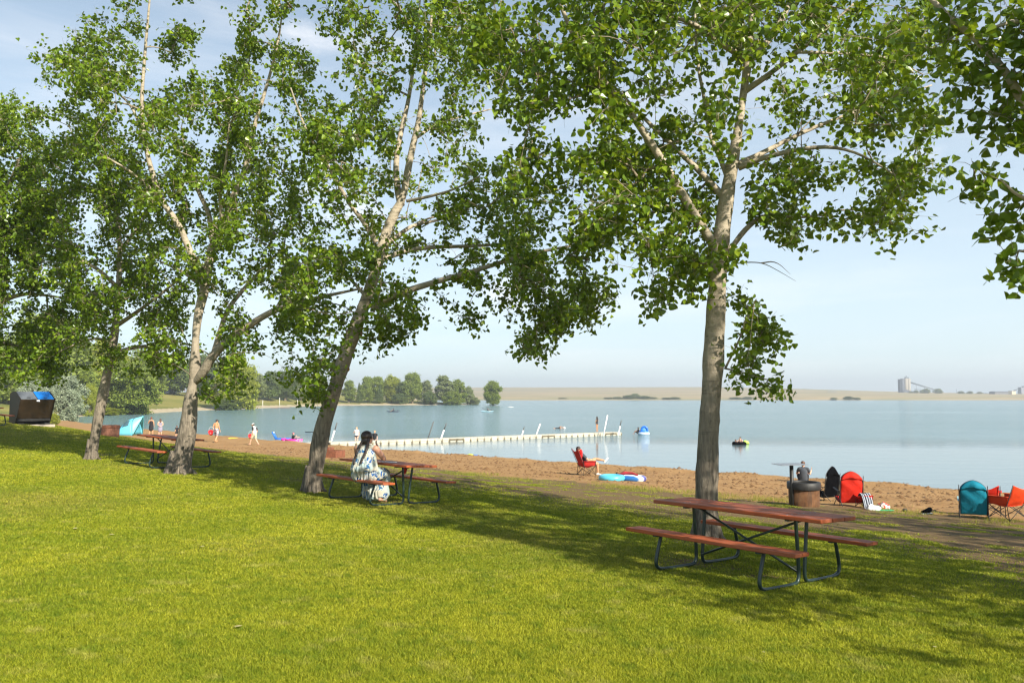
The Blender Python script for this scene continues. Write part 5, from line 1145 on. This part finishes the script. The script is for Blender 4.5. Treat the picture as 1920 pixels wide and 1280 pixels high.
# ------------------------------------------------------------------ people
def m_skin(name, col):
    t = NT(name); n = t.noise(t.co(), 12, 3); c = t.ramp(n, [(.3, tuple(x * .9 for x in col)), (.7, tuple(min(1, x * 1.06) for x in col))])
    t.set(c, .5, spec=.4)
    try: t.b.inputs['Subsurface Weight'].default_value = .08; t.b.inputs['Subsurface Radius'].default_value = (.02, .008, .004)
    except Exception: pass
    return t.mat
SK_L = m_skin('fair_skin', (.66, .40, .28)); SK_T = m_skin('tanned_skin', (.56, .29, .16)); SK_M = m_skin('warm_skin', (.47, .25, .17))
M_eye = simple('eye_dark', (.04, .025, .02), .2, .1)
HAIR_D = simple('dark_hair', (.030, .018, .013), .45, .4, 40, bump=.004); HAIR_B = simple('brown_hair', (.10, .045, .022), .5, .4, 40, bump=.004); HAIR_BL = simple('blond_hair', (.42, .26, .11), .5, .3, 40, bump=.004)
def Vv(*a): return Vector(a)
def baked(mb_, name, mat, parent, voxel, smooth_it=4):
    me = mb_.mesh(name); o = bpy.data.objects.new(name, me); COL.objects.link(o)
    r = o.modifiers.new('r', 'REMESH'); r.mode = 'VOXEL'; r.voxel_size = voxel; r.use_smooth_shade = True
    s = o.modifiers.new('s', 'SMOOTH'); s.factor = .5; s.iterations = smooth_it
    dg = bpy.context.evaluated_depsgraph_get(); me2 = bpy.data.meshes.new_from_object(o.evaluated_get(dg)); me2.name = name
    o.modifiers.clear(); o.data = me2; bpy.data.meshes.remove(me)
    me2.materials.clear()
    for m in (mat if isinstance(mat, (list, tuple)) else [mat]): me2.materials.append(m)
    me2.polygons.foreach_set('use_smooth', [True] * len(me2.polygons))
    o.parent = parent; return o
def limb(m, pts, rs, n=14, side=None, k=(1, 1)):
    "tapered limb with rounded ends"
    pts = [Vector(p) for p in pts]; P, R = chaikin(pts, rs, 2) if len(pts) > 2 else (pts, rs)
    d0 = (P[0] - P[1]).normalized(); d1 = (P[-1] - P[-2]).normalized()
    P = [P[0] + d0 * R[0] * .75] + P + [P[-1] + d1 * R[-1] * .75]; R = [R[0] * .6] + list(R) + [R[-1] * .6]
    if side is None: m.tube(P, R, n)
    else: m.tube(P, R, n, flat=(k[0], k[1], side))
STAND = dict(pelvis=(0, 0, .93), waist=(0, 0, 1.08), chest=(0, .01, 1.28), neck=(0, -.01, 1.44), head=(0, .015, 1.58), face=(0, 1, 0),
             sh=(.175, -.01, 1.38), el=(.225, -.03, 1.11), wr=(.235, .05, .87), hn=(.232, .09, .78), hip=(.088, 0, .90), kn=(.10, .015, .49), an=(.10, -.02, .08), toe=(.12, .15, .03))
def J(pose, key, s):
    k = key + ('_r' if s > 0 else '_l')
    if k in pose: return Vector(pose[k])
    v = Vector(pose.get(key, STAND[key])); v.x *= s; return v
def human(label, loc, rz, pose={}, scale=1.0, skin=SK_L, hair=HAIR_D, hairstyle='short', width=1.0, fem=False, voxel=.012, wear=(), group=None, shoes=None, cat='person', z=0):
    t = thing('person', label, cat, loc, rz, group); t.scale = (scale,) * 3
    P = {**STAND, **pose}; g = lambda k: Vector(P[k]); W_ = width
    m = MB(); side = (J(P, 'sh', 1) - J(P, 'sh', -1)).normalized(); hs = (J(P, 'hip', 1) - J(P, 'hip', -1)).normalized()
    pel, wa, ch, nk, hd = g('pelvis'), g('waist'), g('chest'), g('neck'), g('head')
    cw = .145 if fem else .16
    limb(m, [pel + (pel - wa) * .25, pel, wa, ch, nk.lerp(ch, .25)], [.13 * W_, .155 * W_, (.118 if fem else .135) * W_, cw * W_, .09 * W_], 20, hs, (1, .68))
    for s in (-1, 1):
        sh, el, wr, hn = (J(P, k, s) for k in ('sh', 'el', 'wr', 'hn')); hip, kn, an, toe = (J(P, k, s) for k in ('hip', 'kn', 'an', 'toe'))
        limb(m, [nk.lerp(ch, .3), sh], [.06 * W_, .055 * W_]); limb(m, [sh, sh.lerp(el, .45), el], [.052 * W_, .048 * W_, .038 * W_]); limb(m, [el, el.lerp(wr, .35), wr], [.037 * W_, .038 * W_, .025])
        d = (hn - wr).normalized(); L = .085; pc = wr + d * .05
        sd_ = d.cross(Vector((s, .2, .1))).normalized() if abs(d.dot(Vector((1, 0, 0)))) < .9 else Vector((0, 1, 0))
        limb(m, [wr, wr + d * .04, wr + d * L], [.024, .036, .036], 12, sd_, (1, .45))
        nrm = d.cross(sd_).normalized() * (-s)
        for q in range(4):
            o = sd_ * ((q - 1.5) * .019); ln = (.062, .074, .070, .055)[q]; a = wr + d * (L - .005) + o
            m.tube([a, a + d * ln * .45 + nrm * .004, a + d * ln * .8 + nrm * .014, a + d * ln + nrm * .026], [.0095, .0092, .0085, .006], 8)
        a = wr + d * .025 + sd_ * .030; m.tube([a, a + sd_ * .022 + d * .025, a + sd_ * .030 + d * .052 + nrm * .008], [.012, .011, .008], 8)
        limb(m, [hip, hip.lerp(kn, .4), kn], [.094 * W_, .084 * W_, .055 * W_]); limb(m, [kn, kn.lerp(an, .3), kn.lerp(an, .65), an], [.053 * W_, .056 * W_, .042 * W_, .034])
        f = (toe - an).normalized(); heel = an - f * .045 + Vector((0, 0, -.03)); limb(m, [heel, an.lerp(toe, .45) + Vector((0, 0, -.005)), toe], [.034, .040, .026], 12, f.cross(Vector((0, 0, 1))).normalized(), (1.05, .75))
        limb(m, [an, heel], [.034, .034])
        limb(m, [pel, hip], [.11 * W_, .095 * W_])
        if fem: m.ball(ch + Vector((0, 0, -.03)) + side * (s * .075) + side.cross(Vector((0, 0, 1))) * -.085 * W_, (.062, .058, .06))
    limb(m, [ch.lerp(nk, .7), nk, hd + (nk - hd) * .35], [.066, .054, .052])
    F = Vector(P['face']).normalized(); up = (hd - nk).normalized(); up = (up - F * up.dot(F)).normalized(); rt = F.cross(up)
    M3 = Matrix((rt, F, up)).transposed(); q = M3.to_euler()
    HP = lambda x, y, z: hd + M3 @ Vector((x, y, z))
    m.ball(HP(0, -.012, .028), (.078, .095, .092), 20, 14, q); m.ball(HP(0, .020, -.035), (.060, .068, .075), 16, 12, q); m.ball(HP(0, .058, -.085), (.030, .026, .022), 10, 8, q)
    m.tube([HP(0, .082, .018), HP(0, .100, -.012), HP(0, .106, -.026)], [.009, .012, .013], 8); m.ball(HP(0, .083, -.055), (.022, .010, .009), 10, 6, q)
    for s in (-1, 1): m.ball(HP(s * .079, -.005, -.012), (.010, .020, .032), 10, 8, q)
    body = baked(m, 'body', skin, t, voxel, 3)
    for s in (-1, 1): e = MB(); e.ball(HP(s * .032, .080, .006), (.013, .008, .008), 8, 6, q); e.build('eye', M_eye, t)
    # hair
    h = MB()
    if hairstyle:
        h.ball(HP(0, -.022, .040), (.088, .100, .092), 20, 14, q)
        if hairstyle in ('short', 'cap', 'bun', 'braids'): h.ball(HP(0, -.045, -.005), (.080, .070, .075), 16, 10, q)
        if hairstyle == 'bun': h.ball(HP(0, -.05, .135), (.045, .045, .04), 12, 8, q)
        if hairstyle == 'long': h.ball(HP(0, -.055, -.02), (.086, .068, .10), 16, 10, q); h.tube([HP(0, -.06, -.04), HP(0, -.085, -.14), HP(0, -.10, -.27)], [(.085, .05), (.09, .045), (.05, .025)], 14, flat=(1, 1, rt))
        if hairstyle == 'braids':
            h.ball(HP(0, -.04, .03), (.108, .112, .105), 18, 12, q); h.ball(HP(0, -.065, -.06), (.095, .07, .09), 18, 12, q)
        ho = baked(h, 'hair', hair, t, max(voxel, .009), 2)
    for w in wear:
        w(t, P, g, J, HP, q, M3, W_, voxel)
    if shoes is not None:
        for s in (-1, 1):
            an, toe = J(P, 'an', s), J(P, 'toe', s); f = (toe - an).normalized(); x = MB(); limb(x, [an - f * .05 + Vector((0, 0, -.03)), an.lerp(toe, .45), toe + f * .01], [.042, .047, .034], 12, f.cross(Vector((0, 0, 1))).normalized(), (1.05, .8)); limb(x, [an, an - f * .03 + Vector((0, 0, -.02))], [.042, .04]); baked(x, 'shoe', shoes, t, .012, 2)
    return t
def shirt(mat, sleeve=.6, long=.0, name='shirt', sleeve_mat=None, puff=1.0):
    def f(t, P, g, J, HP, q, M3, W_, vx):
        m = MB(); hs = (J(P, 'hip', 1) - J(P, 'hip', -1)).normalized(); pel, wa, ch, nk = g('pelvis'), g('waist'), g('chest'), g('neck'); e = .016 * puff
        limb(m, [pel + (pel - wa) * long, pel.lerp(wa, .4), wa, ch, nk.lerp(ch, .28)], [(.155 * W_ + e), (.150 * W_ + e), .140 * W_ + e, .160 * W_ + e, .095 * W_ + e], 20, hs, (1, .70))
        for s in (-1, 1):
            sh, el = J(P, 'sh', s), J(P, 'el', s); limb(m, [nk.lerp(ch, .3), sh], [.062 * W_ + e, .058 * W_ + e])
            if sleeve > 0 and not sleeve_mat: limb(m, [sh, sh.lerp(el, sleeve)], [.056 * W_ + e, .052 * W_ + e])
        baked(m, name, mat, t, vx, 3)
        if sleeve_mat:
            for s in (-1, 1): m = MB(); sh, el = J(P, 'sh', s), J(P, 'el', s); limb(m, [sh, sh.lerp(el, sleeve)], [.058 * W_ + e + .004, .052 * W_ + e]); baked(m, 'sleeve', sleeve_mat, t, vx, 2)
    return f
def shorts(mat, down=.75, name='shorts'):
    def f(t, P, g, J, HP, q, M3, W_, vx):
        m = MB(); hs = (J(P, 'hip', 1) - J(P, 'hip', -1)).normalized(); pel, wa = g('pelvis'), g('waist')
        limb(m, [pel + (pel - wa) * .3, pel, pel.lerp(wa, .45)], [.155 * W_, .172 * W_, .152 * W_], 20, hs, (1, .72))
        for s in (-1, 1):
            hip, kn = J(P, 'hip', s), J(P, 'kn', s); limb(m, [pel, hip], [.12 * W_, .112 * W_])
            if down > 0: limb(m, [hip, hip.lerp(kn, down)], [.110 * W_, .092 * W_])
        baked(m, name, mat, t, vx, 3)
    return f
def dress(mat, z1=.60, name='dress', flare=.24, straps=True):
    def f(t, P, g, J, HP, q, M3, W_, vx):
        m = MB(); hs = (J(P, 'hip', 1) - J(P, 'hip', -1)).normalized(); pel, wa, ch, nk = g('pelvis'), g('waist'), g('chest'), g('neck'); dn = (pel - wa).normalized()
        limb(m, [pel + dn * (pel.z - z1), pel, wa, ch, nk.lerp(ch, .45)], [flare * W_, .185 * W_, .145 * W_, .172 * W_, .105 * W_], 22, hs, (1, .72))
        baked(m, name, mat, t, vx, 3)
    return f
def cap(mat, brim=(0, .10, .045), name='cap', wide=False):
    def f(t, P, g, J, HP, q, M3, W_, vx):
        m = MB(); m.ball(HP(0, -.014, .062), (.095, .108, .075), 18, 12, q)
        if wide: m.ball(HP(0, -.01, .045), (.165, .175, .012), 20, 8, q)
        else: m.ball(HP(0, .09, .045), (.07, .085, .010), 16, 8, q)
        baked(m, name, mat, t, .012, 2)
    return f
M_swim = simple('black_swimsuit', (.02, .02, .025), .6, .2); M_navy = simple('charcoal_cotton', (.050, .058, .072), .85, .2, 6, bump=.006); M_blackc = simple('black_cotton', (.012, .012, .014), .8, .2); M_greyd = simple('grey_mauve_cotton', (.27, .25, .33), .85, .2, 7, bump=.006)
M_whitec = simple('white_cotton', (.78, .78, .78), .8, .05, 5); M_khaki = simple('pale_khaki', (.52, .50, .34), .8, .2, 9); M_capd = simple('dark_cap', (.05, .035, .03), .8)
M_pat = m_print('patterned_shorts', (.66, .60, .62), [(.10, .07, .13), (.25, .13, .16)], 11, .50)
# --- woman in the patterned dress on the second table's bench
def m_dress():
    t = NT('fish_print_dress'); o = t.co('Object')
    v = t.node('ShaderNodeTexVoronoi'); v.distance = 'CHEBYCHEV'; v.inputs['Scale'].default_value = 9.5; v.inputs['Randomness'].default_value = .55; t.link(t.map(o, (1, 1, .78)), v.inputs['Vector'])
    sq = t.ramp(v.outputs['Distance'], [(.37, 1), (.40, 0)]); sp = t.node('ShaderNodeSeparateColor'); t.link(v.outputs['Color'], sp.inputs[0])
    pick = t.ramp(sp.outputs[0], [(.26, 0), (.28, 1)]); nz = t.noise(t.map(o, (1, 1, .7), (0, 0, 0), (.5, .6, 0)), 22, 2, .5, .8)
    leafy = t.ramp(nz, [(.50, 0), (.54, 1)]); blue = t.mix(leafy, t.mix(sp.outputs[1], (.012, .075, .27), (.03, .11, .22)), (.45, .50, .48))
    base = t.mix(t.ramp(t.noise(o, 9, 4), [(.46, 0), (.60, .8)]), (.46, .44, .36), (.24, .34, .37)); base = t.mix(t.ramp(t.noise(o, 26, 2), [(.60, 0), (.66, .5)]), base, (.30, .32, .22))
    c = t.mix(t.math('MULTIPLY', sq, pick), base, blue)
    fo = t.noise(t.map(o, (1, 1, .12)), 14, 3, .5); return t.set(c, .85, spec=.15, normal=t.bump(fo, .9, .02))
M_dress = m_dress()
SIT = dict(pelvis=(0, 0, .56), waist=(0, .01, .70), chest=(0, .05, .92), neck=(0, .09, 1.09), head=(.01, .125, 1.225), face=(.50, .82, -.10), sh=(.195, .07, 1.03), hip=(.10, .04, .54), kn=(.15, .43, .50), an=(.13, .38, .09), toe=(.15, .53, .03),
           el_r=(.27, .27, .82), wr_r=(.155, .25, 1.03), hn_r=(.115, .245, 1.12), el_l=(-.27, .26, .80), wr_l=(-.16, .45, .80), hn_l=(-.08, .50, .80),
           kn_r=(.20, .43, .51), an_r=(.24, .22, .09), toe_r=(.27, .37, .03), an_l=(-.06, .30, .09), toe_l=(-.04, .45, .03))
def big_dress(t, P, g, J, HP, q, M3, W_, vx):
    m = MB(); hs = (1, 0, 0)
    # bodice and flowing A line body down to the bench
    limb(m, [(0, -.02, .60), (0, -.02, .63), (0, -.005, .70), (0, .035, .88), (0, .06, 1.00), (0, .075, 1.06)], [.20, .275, .25, .215, .165, .10], 28, hs, (1, .74))
    for s in (-1, 1): limb(m, [(0, .07, 1.03), (s * .155, .065, 1.045)], [.065, .060])
    for s in (-1, 1):
        kn = J(P, 'kn', s); limb(m, [(s * .10, .0, .55), kn + Vector((0, 0, .01))], [.155, .125])
        limb(m, [kn, kn.lerp(J(P, 'an', s), .45), kn.lerp(J(P, 'an', s), .80)], [.115, .120, .135], 18)
    limb(m, [(0, .42, .52), (.03, .34, .30), (.06, .28, .20)], [.15, .17, .19], 20, (1, 0, 0), (1.15, .62))
    limb(m, [(.22, .05, .55), (.28, .22, .54), (.28, .36, .42)], [.07, .09, .08])
    o = baked(m, 'dress', M_dress, t, .008, 5)
    # gathered folds pressed into the cloth
    me = o.data; n = len(me.vertices); co = np.empty(n * 3, np.float32); me.vertices.foreach_get('co', co); co = co.reshape(-1, 3); nn = np.empty(n * 3, np.float32); me.vertices.foreach_get('normal', nn); nn = nn.reshape(-1, 3)
    a = np.arctan2(co[:, 0], -(co[:, 1] - .03)); amp = np.clip((1.0 - co[:, 2]) * .03, 0, .014)
    co += nn * (amp * (np.sin(a * 17 + 2 * np.sin(co[:, 2] * 6)) + .5 * np.sin(a * 31 + 1)))[:, None]; me.vertices.foreach_set('co', co.ravel()); me.update()
def braid(pts, t):
    m = MB(); P, R = chaikin([Vector(p) for p in pts], [1] * len(pts), 3); n = len(P)
    for i, p in enumerate(P):
        f = i / (n - 1); r = .030 * (1 - .45 * f) * (1 + .22 * math.sin(i * 1.9)); m.ball(p + Vector((.008 * math.sin(i * 1.9), 0, 0)), (r, r * .85, r * .9), 10, 7)
    return m
bx, by = .33, -.70
loc = Matrix.LocRotScale(T2.location, T2.rotation_euler, None) @ Vector((bx, by, 0))
wo = human('woman with two dark braids and a blue patterned dress seated at a picnic table', loc, TAB2[2] + .50, SIT, 1.0, SK_M, HAIR_D, 'braids', 1.16, True, .008, [big_dress])
wo.scale = (1.0, 1.0, 1.0)
for pts in ([(-.05, .045, 1.20), (-.085, -.02, 1.10), (-.105, -.115, .98), (-.115, -.165, .86), (-.12, -.20, .76)], [(.055, .03, 1.20), (.075, -.03, 1.10), (.085, -.12, .98), (.06, -.175, .88), (.03, -.215, .78)]):
    baked(braid(pts, wo), 'braid', HAIR_D, wo, .007, 1)
# --- man in the crimson chair
REC = dict(pelvis=(0, -.02, .50), waist=(0, -.12, .62), chest=(0, -.26, .82), neck=(0, -.34, .98), head=(0, -.36, 1.11), face=(.15, .97, -.10), sh=(.18, -.30, .93), hip=(.10, .02, .50),
           el=(.27, -.05, .68), wr=(.24, .20, .66), hn=(.20, .28, .66), kn_l=(-.10, .46, .70), an_l=(.05, .84, .62), toe_l=(.06, .95, .72), kn_r=(.12, .44, .52), an_r=(.13, .46, .09), toe_r=(.14, .60, .04))
M_beige = simple('sand_shorts', (.50, .40, .26), .8, .15)
human('man in a grey shirt reclining in the crimson chair with one leg crossed', CHM + Vector((0, 0, -.02)), -1.25, REC, .98, SK_T, HAIR_D, 'short', 1.05, wear=[shirt(M_navy, .6, .2), shorts(M_beige, .55)], shoes=M_white)
RT = Matrix.LocRotScale(CHM, Euler((0, 0, -1.25)), None)
m = MB(); m.ball((0, 0, 0), (.07, .09, .11), 14, 10); m.tube([(0, 0, -.04), (.02, -.01, -.14), (.01, -.03, -.25)], [.06, .05, .03], 10); q = m.build('red_cloth', cloth_mat('scarlet_cloth', (.75, .02, .02))); q.location = RT @ Vector((.20, -.34, .98)); tag(q, 'scarlet cloth hanging on the shoulder of the man in the crimson chair', 'cloth')
# --- boy sitting on the sand behind the fire ring
GS = dict(pelvis=(0, 0, .13), waist=(0, -.02, .27), chest=(0, .0, .48), neck=(0, .03, .64), head=(0, .05, .77), face=(.35, .93, 0), sh=(.165, .02, .58), hip=(.10, .03, .12), kn=(.20, .40, .38), an=(.14, .62, .07), toe=(.17, .76, .03),
          el=(.25, .18, .38), wr=(.16, .40, .40), hn=(.12, .47, .40), el_r=(.27, .16, .36), wr_r=(.34, .30, .50), hn_r=(.35, .33, .59))
p = G(1507, 905); human('boy in a dark grey shirt sitting on the sand behind the round fire ring', p, -.25, GS, 1.0, SK_L, HAIR_B, 'short', .95, wear=[shirt(M_navy, .55, .2), shorts(M_blackc, .6)])
# --- standing people along the beach
WALK = dict(kn_l=(-.10, .14, .50), an_l=(-.10, .22, .10), toe_l=(-.10, .38, .10), kn_r=(.10, -.02, .49), an_r=(.10, -.26, .14), toe_r=(.12, -.14, .03), el=(.25, -.05, 1.12), wr=(.27, .06, .88), hn=(.27, .10, .79))
p = G(283, 817.5); human('woman with hair tied up, in a short black dress standing beside the tent', p, .15, dict(kn_l=(-.13, .02, .49), an_l=(-.17, -.02, .08), toe_l=(-.22, .12, .03), kn_r=(.12, .02, .49), an_r=(.16, -.02, .08), toe_r=(.2, .13, .03), el_l=(-.28, .08, 1.14), wr_l=(-.24, .28, 1.18), hn_l=(-.22, .36, 1.2)), .93, SK_T, simple('auburn_hair', (.16, .045, .02), .5), 'bun', 1.0, True, .014, [dress(M_blackc, .62, flare=.20)])
p = G(300, 817.5); human('woman with long dark hair and a grey mauve dress, standing beside another woman', p, .5, dict(el_l=(-.24, -.06, 1.12), wr_l=(-.05, -.17, .98), hn_l=(.03, -.18, .96), el_r=(.24, -.06, 1.12), wr_r=(.06, -.17, .96), hn_r=(-.02, -.19, .93)), .87, SK_L, HAIR_B, 'long', 1.05, True, .014, [dress(M_greyd, .58, flare=.21)])
p = G(331, 823); human('small child half hidden behind the trunk of the forked poplar, at the waterline', p, 1.0, {}, .62, SK_L, HAIR_B, 'short', 1.0, False, .016, [shirt(M_blackc, .5, .2), shorts(M_blackc, .5)])
p = G(405, 829); human('bare backed boy in a dark cap and patterned swim shorts walking on the beach', p, -.25, dict(WALK, head=(0, .06, 1.56), neck=(0, .01, 1.43), face=(.25, .9, -.35)), .98, m_skin('sunlit_tan_skin', (.62, .32, .16)), HAIR_D, 'short', .98, False, .014, [shorts(M_pat, .92), cap(M_capd)])
p = G(477, 835); human('boy in a white vest and wide pale hat walking left along the beach', p, 1.2, dict(WALK, chest=(0, .06, 1.27), neck=(0, .10, 1.42), head=(0, .16, 1.54), face=(.1, .85, -.5), sh=(.175, .05, 1.36), an_l=(-.10, .36, .10), kn_l=(-.10, .24, .50), toe_l=(-.10, .50, .06), an_r=(.10, -.30, .12)), .90, SK_L, HAIR_D, 'short', .98, False, .014, [shirt(M_whitec, .75, .3, 'vest', M_blackc), shorts(M_khaki, .8), cap(M_whitec, wide=True)])
M_redp = simple('red_plastic', (.72, .03, .04), .4, .1)
def ball_bag(label, px, py, zz, r, nm, cat):
    p = G(px, py); o_ = MB(); o_.lathe([(0, 0), (r * .8, 0), (r, r * 1.5), (r * 1.02, r * 1.55), (r * .9, r * 1.45), (r * .7, .03), (0, .03)], n=20); t = thing(nm, label, cat, p + Vector((0, 0, zz)), 0, 'red buckets carried by the two boys'); t.scale = (.8, .8, .8); q = o_.build('pail', M_redp, t); q.rotation_euler = (1.0, .3, 0)
    m = MB(); m.tube([(r * math.cos(a), 0, r * 1.5 + r * 1.3 * math.sin(a)) for a in [PI * k / 10 for k in range(11)]], .010, 6, False); q = m.build('handle', M_white, t); return t
ball_bag('red bucket held by the bare backed boy', 395.5, 829, .62, .22, 'bucket', 'bucket'); ball_bag('red bucket held by the boy in the white vest', 470, 833, .50, .20, 'bucket', 'bucket')
# child on the pink lounger
p = G(551, 829); human('child in a pink cap and dark swimwear sitting on the pink inflatable lounger', p + Vector((-.1, 0, .10)), -1.3, dict(GS, hn=(.16, .62, .40), wr=(.16, .54, .40), el=(.20, .28, .46), kn=(.12, .42, .22), an=(.12, .72, .12), toe=(.13, .80, .2)), .88, SK_L, HAIR_B, 'short', .95, False, .016, [shirt(M_blackc, .9, .2), shorts(M_blackc, .9), cap(simple('pink_cap', (.55, .12, .18), .7), name='cap')])
# people on and beside the dock
p = wpt(659, 829, .38); 
def on_dock(px, py_): 
    r = ray(px, py_); best = None
    for k in range(400):
        f = k / 399; q_ = DA.lerp(DB, f) + Vector((-math.sin(dang), math.cos(dang), 0)) * .75
        e = abs(q_.x / q_.y - r.x / r.y)
        if best is None or e < best[0]: best = (e, q_)
    v = best[1]; v.z = .38; return v
human('woman in a white top and black bikini bottoms wading beside the dock', wpt(659, 829.5, 0) + Vector((0, 2.2, -.45)), 2.9, dict(el_r=(.26, .05, 1.14), wr_r=(.10, .12, 1.36), hn_r=(.06, .13, 1.42)), 1.0, m_skin('pale_pink_skin', (.72, .45, .34)), HAIR_BL, 'long', 1.0, True, .014, [shirt(M_whitec, .15, -.2, 'top'), shorts(M_swim, 0, 'bikini_bottom')])
human('fair haired bather behind the dock, only the head showing above the seated woman', wpt(693, 830, 0) + Vector((0, 2.5, -.75)), 3.0, {}, 1.0, SK_L, HAIR_BL, 'short', .95, False, .016, [shirt(M_blackc, .5, .2)])
human('slim bather in dark swimwear standing at the far end of the dock', on_dock(1120, 812), .9, dict(el=(.22, .02, 1.12), wr=(.15, .14, .98), hn=(.10, .18, .94)), .90, SK_T, HAIR_D, 'long', .9, True, .014, [shorts(M_swim, 0, 'bikini_bottom'), shirt(M_swim, 0, -1.2, 'bikini_top', puff=.6)])
# swimmer
SW = dict(pelvis=(0, -.35, -.02), waist=(0, -.20, 0), chest=(0, .02, .02), neck=(0, .18, .06), head=(0, .28, .12), face=(0, .9, .3), sh=(.17, .12, .04), hip=(.09, -.38, -.03), kn=(.1, -.78, -.10), an=(.1, -1.15, -.10), toe=(.1, -1.3, -.12), el=(.35, .3, .02), wr=(.30, .55, 0), hn=(.28, .63, 0), el_r=(.30, .30, .28), wr_r=(.32, .56, .12), hn_r=(.33, .64, .08))
human('swimmer with head and arm out of the water beyond the dock', wpt(1046, 803, 0), -1.4, SW, 1.0, SK_T, HAIR_D, 'short', 1.0, False, .016, [shirt(M_swim, .3, 0, 'swimsuit')])
m = MB(); m.ball((0, 0, .06), (.16, .16, .14), 14, 10); m.tube([(0, 0, .15), (0, 0, .26)], .03, 8); q = m.build('buoy', M_white); q.location = wpt(1058, 803, 0); tag(q, 'small white buoy floating right of the swimmer', 'buoy')
# blue ride-on float with its rider
p = wpt(1207, 814.5, 0); fl = thing('inflatable_float', 'blue and white inflatable armchair float drifting right of the dock', 'inflatable', p, -.10); fl.scale = (.82, .82, .82)
m = MB(); m.tube(torus_tube(.55, .50, .2, 28, .14), .20, 12, False); m.build('base_ring', simple('white_blue_vinyl', (.55, .68, .82), .35), fl)
m = MB(); m.tube([(v[0], v[1], .36) for v in torus_tube(.46, .42, .2, 28, .3)], .16, 12, False); m.build('seat_ring', M_fb, fl)
m = MB(); m.tube([(.08 + .36 * math.cos(a), -.18, .62 + .38 * math.sin(a)) for a in [2 * PI * k / 24 for k in range(25)]], .13, 12, False); m.build('back_ring', M_fb, fl); m = MB(); m.ball((.08, -.16, .62), (.30, .06, .32), 16, 10); m.build('back_panel', simple('pale_blue_vinyl', (.12, .36, .78), .35), fl)
human('person in dark clothes leaning on the left side of the blue armchair float', p + Vector((-.52, .1, .05)), 1.3, dict(GS, face=(0, 1, 0)), .80, SK_M, HAIR_D, 'short', 1.0, False, .016, [shirt(M_blackc, .8, .2), shorts(M_blackc, .8)])
# couple in the dark ring
p = wpt(1386, 833, 0); tb = thing('swim_ring', 'black inner tube with two bathers in it behind the main trunk', 'inflatable', p, 0); m = MB(); m.tube(torus_tube(.42, .42, .1, 28, .08), .16, 12, False); m.build('tube', M_blk, tb)
human('bather with dark hair sitting upright in the black tube', p + Vector((.12, .05, -.42)), 2.6, dict(SIT, head=(0, .10, 1.22), el_r=(.28, .2, .80), wr_r=(.2, .4, .7), hn_r=(.15, .46, .68)), .78, SK_L, HAIR_D, 'short', .95, False, .016, [shorts(M_swim, .4)])
human('smaller bather on the left side of the black tube', p + Vector((-.25, .02, -.42)), 2.2, dict(SIT, head=(0, .10, 1.22), el_r=(.28, .2, .80), wr_r=(.2, .4, .7), hn_r=(.15, .46, .68)), .62, SK_M, HAIR_B, 'short', .95, False, .016, [shorts(M_swim, .4)])
q0 = wpt(1397, 832, 0); m = MB(); m.tube([(-.2, 0, .10), (0, 0, .16), (.2, 0, .12), (.34, 0, .05)], [.10, .16, .14, .05], 12); q = m.build('lime_float', simple('lime_green_vinyl', (.55, .78, .10), .35)); q.location = q0; tag(q, 'lime green float bobbing right of the black tube', 'inflatable')
# kayakers
KS = dict(GS, kn=(.16, .45, .22), an=(.13, .78, .12), toe=(.14, .86, .22), el=(.30, .15, .42), wr=(.32, .36, .46), hn=(.30, .42, .48))
for px, py, c, lb, pl in ((737, 772, (.03, .04, .06), 'dark kayak on the lake in front of the wooded point', 'paddler in dark clothes sitting in the dark kayak'), (913, 772, (.30, .50, .58), 'pale blue kayak on the lake below the lone tree', 'paddler sitting in the pale blue kayak')):
    k, p = small_boat(lb, px, py, 3.4, simple('kayak_paint', c, .35), .05); human(pl, p + Vector((.15, 0, .12)), -PI / 2 if px > 800 else PI / 2, KS, .95, SK_T, HAIR_D, 'short', 1.0, False, .02, [shirt(M_navy, .8, .2), shorts(M_blackc, .8)])
    m = MB(); o = p + Vector((.1, 0, .62)); m.tube([(-1.0, -.1, .25), (1.0, .1, -.22)], .02, 6); 
    for s in (-1, 1): m.ball((s * 1.08, s * .1, -.24 * s), (.20, .02, .09), 10, 6)
    q = m.build('paddle', M_steel); q.location = o; tag(q, 'paddle held by the person in the %s kayak' % ('dark' if px < 800 else 'pale blue'), 'paddle')
m = MB(); m.tube([(-1.2, 0, .1), (0, 0, .08), (1.2, 0, .1)], [(.05, .04), (.4, .14), (.05, .04)], 12, flat=(1, 1, (0, 1, 0))); q = m.build('dinghy', M_white); q.location = wpt(957, 763.2, 0); tag(q, 'tiny white boat far out on the water right of the lone tree', 'boat')
m = MB(); m.tube([(-.75, 0, .03), (.75, 0, .03)], .05, 8); q = m.build('float_bar', M_steel); q.location = wpt(585, 810, 0); tag(q, 'dark float lying on the water just left of the leaning poplar', 'float')
